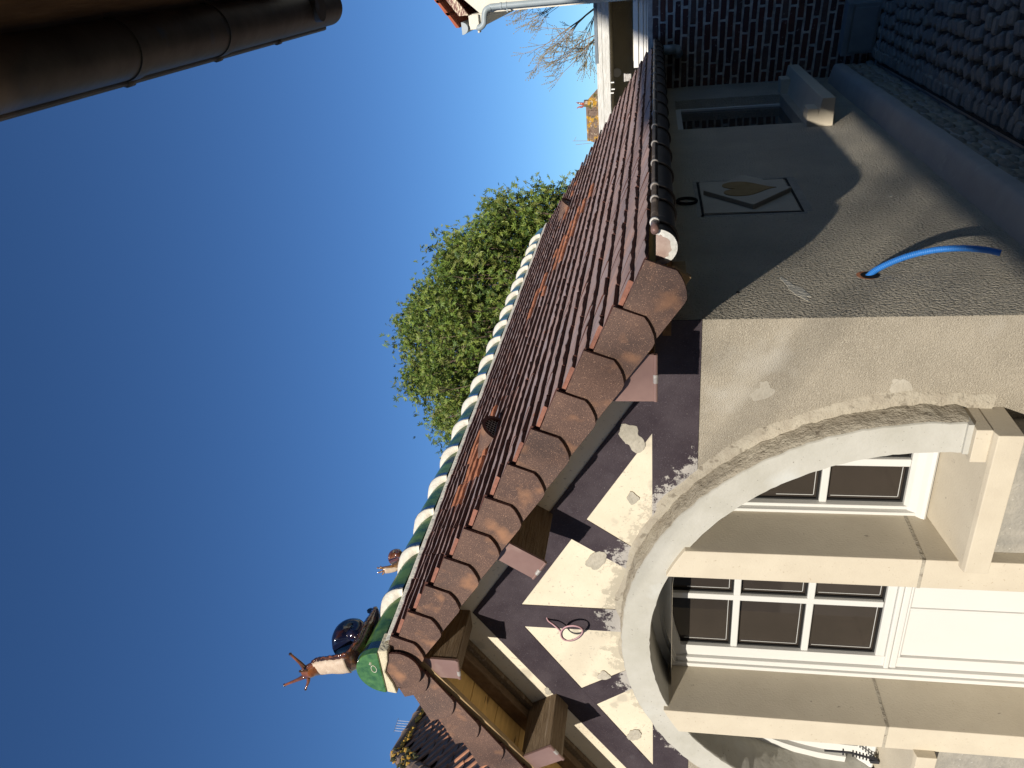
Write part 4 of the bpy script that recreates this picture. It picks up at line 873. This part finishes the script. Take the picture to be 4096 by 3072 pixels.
q = MB(); q.tube([(-3.468, 20.57, 3.50), (-3.46, 20.56, 3.52)], [.022, .02], 8); q.tube([(-3.45, 20.57, 3.53), (-3.445, 20.57, 3.56)], .006, 5); q.build('head', 'squirrel', sq, smooth=True)
q = MB(); q.tube([(-3.476, 20.565, 3.455), (-3.472, 20.565, 3.49)], [.014, .012], 8); q.build('white_bib', 'collar', sq, smooth=True)
# ------------------------------------------------------------------ brown tiled roof at the lower picture edge
orf = empty('brown_tiled_house', (-12.5, 10, GZ), 'background house with brown interlocking tile roof and yellow lichen on the ridge', 'house')

RA, RB = Vector((-8.86, 6.68, 4.68)), Vector((-8.38, 5.66, 4.68))
ru = (RB - RA).normalized(); RA0 = RA - ru * 3.2; rl = (RB - RA0).length
rd = Vector((-ru.y, ru.x, 0)); rd = rd if rd.x > 0 else -rd
rd = (rd * math.cos(rad(50)) - Vector((0, 0, math.sin(rad(50))))).normalized(); rn = ru.cross(rd); rn = rn if rn.z > 0 else -rn
q = MB(); tw, te = .215, .29
for r_ in range(11):
    c_ = int(rl / tw)
    for k in range(-int((r_ + .5) * te * 1.37 / tw) , c_):
        u0 = rl - (k + 1) * tw; j = R.uniform(-.004, .004)
        g = lambda a, b, h: RA0 + ru * a + rd * b + rn * h
        b0_, b1_ = r_ * te, (r_ + 1) * te + .012 + j
        q.add([g(u0, b0_, 0), g(u0 + tw * .74, b0_, 0), g(u0 + tw * .74, b1_, .012), g(u0 + tw * .66, b1_ + .02, .013), g(u0 + tw * .08, b1_ + .012, .013), g(u0, b1_, .012), g(u0, b1_, 0), g(u0 + tw * .74, b1_, 0)], [(0, 1, 2, 3, 4, 5), (5, 4, 3, 2, 7, 6)], 0, R.random())
        V = []; 
        for bb, hh in ((b0_, 0), (b1_ + .004, .012)):
            for t in range(6): a = math.pi * t / 5; V.append(g(u0 + tw * .87 - tw * .13 * math.cos(a), bb, hh + .021 * math.sin(a)))
        q.add(V, [(t, t + 1, t + 7, t + 6) for t in range(5)] + [tuple(range(6, 12))], 1)
q.build('roof', ['oldtile', 'oldtileroll', 'lichen'], orf)
q = MB(); a0_, b0_ = RA0 + ru * .02, RB
q.prism([RA0 - rn * .02, RB - rn * .02, RB + rd * 1.5 + ru * 2.05 - rn * .02, RB + rd * 2.9 + ru * 2.05 - rn * .02, RA0 + rd * 2.9 - rn * .02], -rn * .05); q.build('roof_deck', 'oldwood', orf)
w0 = RB + rd * 2.9 - rn * .2; q = MB(); q.box((-12.6, 5.9, GZ), (-6.9, 12, 2.7)); q.build('wall', 'render2', orf)
for k in range(9):
    p0 = RA0 + ru * (rl - k * .46); q = MB(); q.tube([p0 + Vector((0, 0, .01)), p0 - ru * .44 + Vector((0, 0, .01)), p0 - ru * .46 + Vector((0, 0, .01))], [.085, .085, .10], 12); q.build('ridge_tile', 'oldtile', orf, smooth=True, smooth_angle=50)
q = MB()
for k in range(60):
    a = R.uniform(0, 1.7); c = RA0 + ru * (rl - a) + rd * (abs(R.gauss(0, .07)) + .06) + rn * .045; rr = R.uniform(.02, .055)
    q.add([c + ru * rr * math.cos(t) * R.uniform(.6, 1.2) + rd * rr * math.sin(t) * R.uniform(.6, 1.2) for t in (0, .9, 1.8, 2.7, 3.6, 4.5, 5.4)] + [c + rn * .03], [(i, (i + 1) % 7, 7) for i in range(7)])
tag(q.build('lichen', 'lichen', orf), kind='stuff')
q = MB()
hd_ = (rd * .59 + ru * .81).normalized()
for k in range(7):
    p0 = RB + hd_ * (k * .34); q.tube([p0, p0 + hd_ * .32, p0 + hd_ * .34], [.08, .08, .095], 10)
q.build('hip_tiles', 'oldtile', orf)
q = MB()
for k in range(50):
    c = RB + hd_ * R.uniform(0, 1.2) + rd * R.uniform(-.12, .12) + rn * R.uniform(.05, .09); rr = R.uniform(.02, .05)
    q.add([c + ru * rr * math.cos(t) + rd * rr * math.sin(t) for t in (0, 1.2, 2.4, 3.6, 4.8)] + [c + rn * .03], [(i, (i + 1) % 5, 5) for i in range(5)], R.choice([0, 1]))
tag(q.build('moss', ['moss', 'lichen'], orf), kind='stuff')
q = MB(); p = P(1605, 2925, 0, -9.2)
for k in range(5): q.tube([p + Vector((0, .04 * k, -.12)), p + Vector((0, .04 * k, .10))], .003, 4)
q.tube([p + Vector((0, -.02, .10)), p + Vector((0, .2, .10))], .003, 4)
q.build('aerial', 'zinclip', orf)
# ------------------------------------------------------------------ trees
def leafmesh(q, c, size, mi=0, kind=5):
    """lobed leaf or small leaf spray, a few faces"""
    n = Vector((R.gauss(0, 1), R.gauss(0, 1), R.gauss(0, .8) - .2)).normalized(); a = n.orthogonal().normalized(); b = n.cross(a); ro = R.uniform(0, 6.28)
    V = [c]; pts = []
    for k in range(kind):
        an = ro + (k - (kind - 1) / 2) * .72
        for da, rr in ((-.30, .48), (0, 1.0), (.30, .48)):
            V.append(c + (a * math.cos(an + da) + b * math.sin(an + da)) * size * rr + n * size * R.uniform(-.12, .12))
    m_ = len(V); q.add(V, [(0, 1 + 3 * k, 2 + 3 * k, 3 + 3 * k) for k in range(kind)], mi, R.random())
tr = empty('leafy_tree', (-6.3, 14.5, GZ), 'broad tree in fresh green leaf rising behind the tiled roof', 'tree')
TC = Vector((-6.35, 14.5, 2.6))
q = MB(); q.tube([(-6.3, 14.5, GZ - .1), (-6.32, 14.5, .6), (-6.35, 14.5, 1.6)], [.24, .2, .17], 12); q.build('trunk', 'twig', tr, smooth=True)
# crown outline: measured half widths by height on both sides of the axis
prof = [(2.3, -9.6, -3.9), (2.9, -9.8, -3.75), (3.3, -9.9, -4.1), (3.8, -9.9, -3.9), (4.3, -9.9, -4.2), (4.9, -9.8, -4.3), (5.3, -9.6, -4.9), (5.7, -9.5, -5.0), (6.1, -9.2, -5.7), (6.45, -8.6, -6.1), (6.7, -8.2, -6.6), (6.85, -7.6, -6.9)]
def crown_x(z):
    for (z0, a0, b0), (z1, a1, b1) in zip(prof, prof[1:]):
        if z0 <= z <= z1: t = (z - z0) / (z1 - z0); return a0 + (a1 - a0) * t, b0 + (b1 - b0) * t
    return None
limbs = MB(); q = MB(); tips = []
for i in range(230):
    z = R.uniform(2.6, 6.75) if i % 3 else R.uniform(5.2, 6.8); lo, hi = crown_x(z); t = R.random(); x = lo + (hi - lo) * t; mid_ = (lo + hi) / 2; hw = (hi - lo) / 2
    dy = math.sqrt(max(0, 1 - ((x - mid_) / hw) ** 2)) * min(2.4, hw) * R.uniform(-1, 1)
    tip = Vector((x, 14.5 + dy, z)); base = Vector((-6.35 + (x + 6.35) * .25, 14.5 + dy * .2, 1.5)); k1 = base.lerp(tip, .5) + Vector(((x + 6.35) * .14, 0, -.2))
    pts = spline([base, k1, tip], 5); limbs.tube(pts, [.026 * (1 - j / (len(pts) - 1)) + .005 for j in range(len(pts))], 4, caps=False); tips.append((tip, pts))
    for m_ in range(5):
        b_ = pts[R.randint(4, len(pts) - 2)]; e = b_ + Vector((R.gauss(0, .22), R.gauss(0, .25), R.uniform(.2, .6))); limbs.tube([b_, b_.lerp(e, .5) + Vector((.03, 0, 0)), e], [.012, .008, .003], 3, caps=False); tips.append((e, None))
limbs.build('limbs', 'twig', tr)
for tip, pts in tips:
    n_ = 46 if pts else 30
    lo_hi = crown_x(min(max(tip.z, 2.31), 6.84))
    for _ in range(n_):
        c = tip + Vector((R.gauss(0, .15), R.gauss(0, .2), R.gauss(0, .14)))
        leafmesh(q, c, R.uniform(.055, .10), 0, 5 if R.random() < .7 else 3)
for _ in range(11500):                            # lower interior, thinner towards the twigs on the left
    z = R.uniform(2.4, 6.0); lo, hi = crown_x(z); t = R.random() ** .8; x = lo + (hi - lo) * t
    if noise1(71, x * 2.1 + z * .7) + noise1(72, z * 2.3 - x) < -.24: continue
    leafmesh(q, Vector((x, 14.5 + R.uniform(-2, 2), z)), R.uniform(.06, .10), 0, 5)
for _ in range(520):
    z = R.uniform(2.6, 5.3); lo, hi = crown_x(z); t0 = Vector((hi - abs(R.gauss(0, .8)) - .05, 14.5 + R.uniform(-.8, .8), z))
    for k in range(9): leafmesh(q, t0 + Vector((R.gauss(0, .1), R.gauss(0, .1), R.gauss(0, .1))), R.uniform(.06, .10), 0, 5)
q.build('crown', 'leaf', tr, fix=False)
def bare_tree(name, base, dirs, label, group=None, depth=5, m_='bare', seed=3, spread=.42, buds=True):
    rr = random.Random(seed); t = empty(name, base, label, 'tree', group); q = MB(); qb = MB()
    def br(p, d, L_, r_, dep):
        pts = [p]; dd = d.copy()
        for i in range(4):
            dd = (dd + Vector((rr.gauss(0, .07), rr.gauss(0, .07), rr.gauss(0, .05)))).normalized(); pts.append(pts[-1] + dd * L_ / 4)
        q.tube(pts, [r_ * (1 - .12 * i) for i in range(5)], 5 if dep > 2 else 3, caps=False)
        if dep == 0:
            if buds:
                for p_ in pts[1:]:
                    qb.tube([p_, p_ + dd * .022], [.006, .003], 4)
            return
        for i in range(rr.choice([2, 2, 3])):
            s_ = pts[rr.randint(2, 4)]; nd = (dd + Vector((rr.gauss(0, spread), rr.gauss(0, spread), rr.gauss(0, spread * .8)))).normalized()
            br(s_, nd, L_ * rr.uniform(.62, .82), r_ * .58, dep - 1)
        br(pts[-1], (dd + Vector((0, 0, .05))).normalized(), L_ * .75, r_ * .6, dep - 1)
    for p, d, L_, r_ in dirs: br(Vector(p), Vector(d).normalized(), L_, r_, depth)
    q.build('branches', m_, t); 
    if buds: qb.build('buds', 'bud', t)
    return t
bt = bare_tree('bare_tree', (-.6, 14, GZ), [((-.75, 14, 2.3), (-.42, 0, 1), .62, .022), ((-.55, 14.1, 2.3), (-.2, .1, 1), .66, .022), ((-.95, 14, 2.2), (-.75, .1, .9), .60, .02), ((-.70, 14, 2.4), (-.9, 0, .45), .42, .014), ((-.40, 14, 2.6), (-.25, 0, 1), .55, .016)], 'leafless budding tree rising above the whitewashed parapet', seed=5, depth=4, spread=.40)
q = MB(); q.tube([(-.55, 14, GZ), (-.6, 14, 1.2), (-.7, 14, 2.45)], [.1, .08, .04], 8); q.build('trunk', 'bare', bt)
sh = empty('small_shrub', (-1.3, 12.2, GZ), 'small bronze-leaved shrub just above the parapet under the bare tree', 'shrub')
q = MB(); ql = MB()
for i in range(16):
    x = -1.9 + i * .085 + R.uniform(-.03, .03); h = R.uniform(2.32, 2.55) + .08 * math.sin(i * .9); q.tube([(x + .05, 12.2, 1.6), (x, 12.2, h)], [.008, .003], 3, caps=False)
    for _ in range(26): leafmesh(ql, Vector((x + R.gauss(0, .02), 12.2 + R.gauss(0, .03), h - abs(R.gauss(0, .12)))), R.uniform(.012, .022), 0, 3)
q.tube([(-1.3, 12.2, GZ), (-1.3, 12.2, 1.7)], .03, 6)
q.build('stems', 'bare', sh); ql.build('leaves', 'shrub', sh, fix=False)

# street tree behind the photographer, its sparse twigs soften the sun on the verge and wall
stt = empty('street_tree', (1.7, -11.5, GZ), 'sparse young street tree standing behind the photographer', 'tree')
stt.location.x = 3.0
q = MB(); ql = MB()
q.tube([(3.0, -11.5, GZ), (2.9, -11.5, 4), (2.6, -11.3, 7.6)], [.12, .09, .04], 8)
for (x, y, z), t, r_ in (((-.92, 2.25, 1.56), 44, .055), ((-1.2, 2.25, 1.74), 44, .055), ((-1.55, 2.25, 1.98), 43, .035), ((-1.2, 3.45, .30), 44, .05), ((-1.2, 3.9, .33), 44, .06), ((-1.2, 4.5, .33), 44, .055), ((-1.2, 4.05, .52), 44, .03), ((-.95, 4.1, 1.70), 44, .05), ((-1.0, 3.4, 1.73), 44, .045), ((-3.30, 2.25, 2.33), 40, .06)):
    c = Vector((x + .0625 * t, y - .31 * t, z + .156 * t))
    b0_ = Vector((2.7, -11.4, min(c.z - .6, 7.4))); q.tube([b0_, b0_.lerp(c, .6) + Vector((0, 0, .08)), c], [.014, .010, .006], 5)
    for _ in range(int(110 * r_ / .05)): leafmesh(ql, c + Vector((R.gauss(0, r_), R.gauss(0, .3), R.gauss(0, r_))), R.uniform(.02, .035), 0, 3)
q.build('branches', 'twig', stt); ql.build('crown', 'leaf', stt, fix=False)
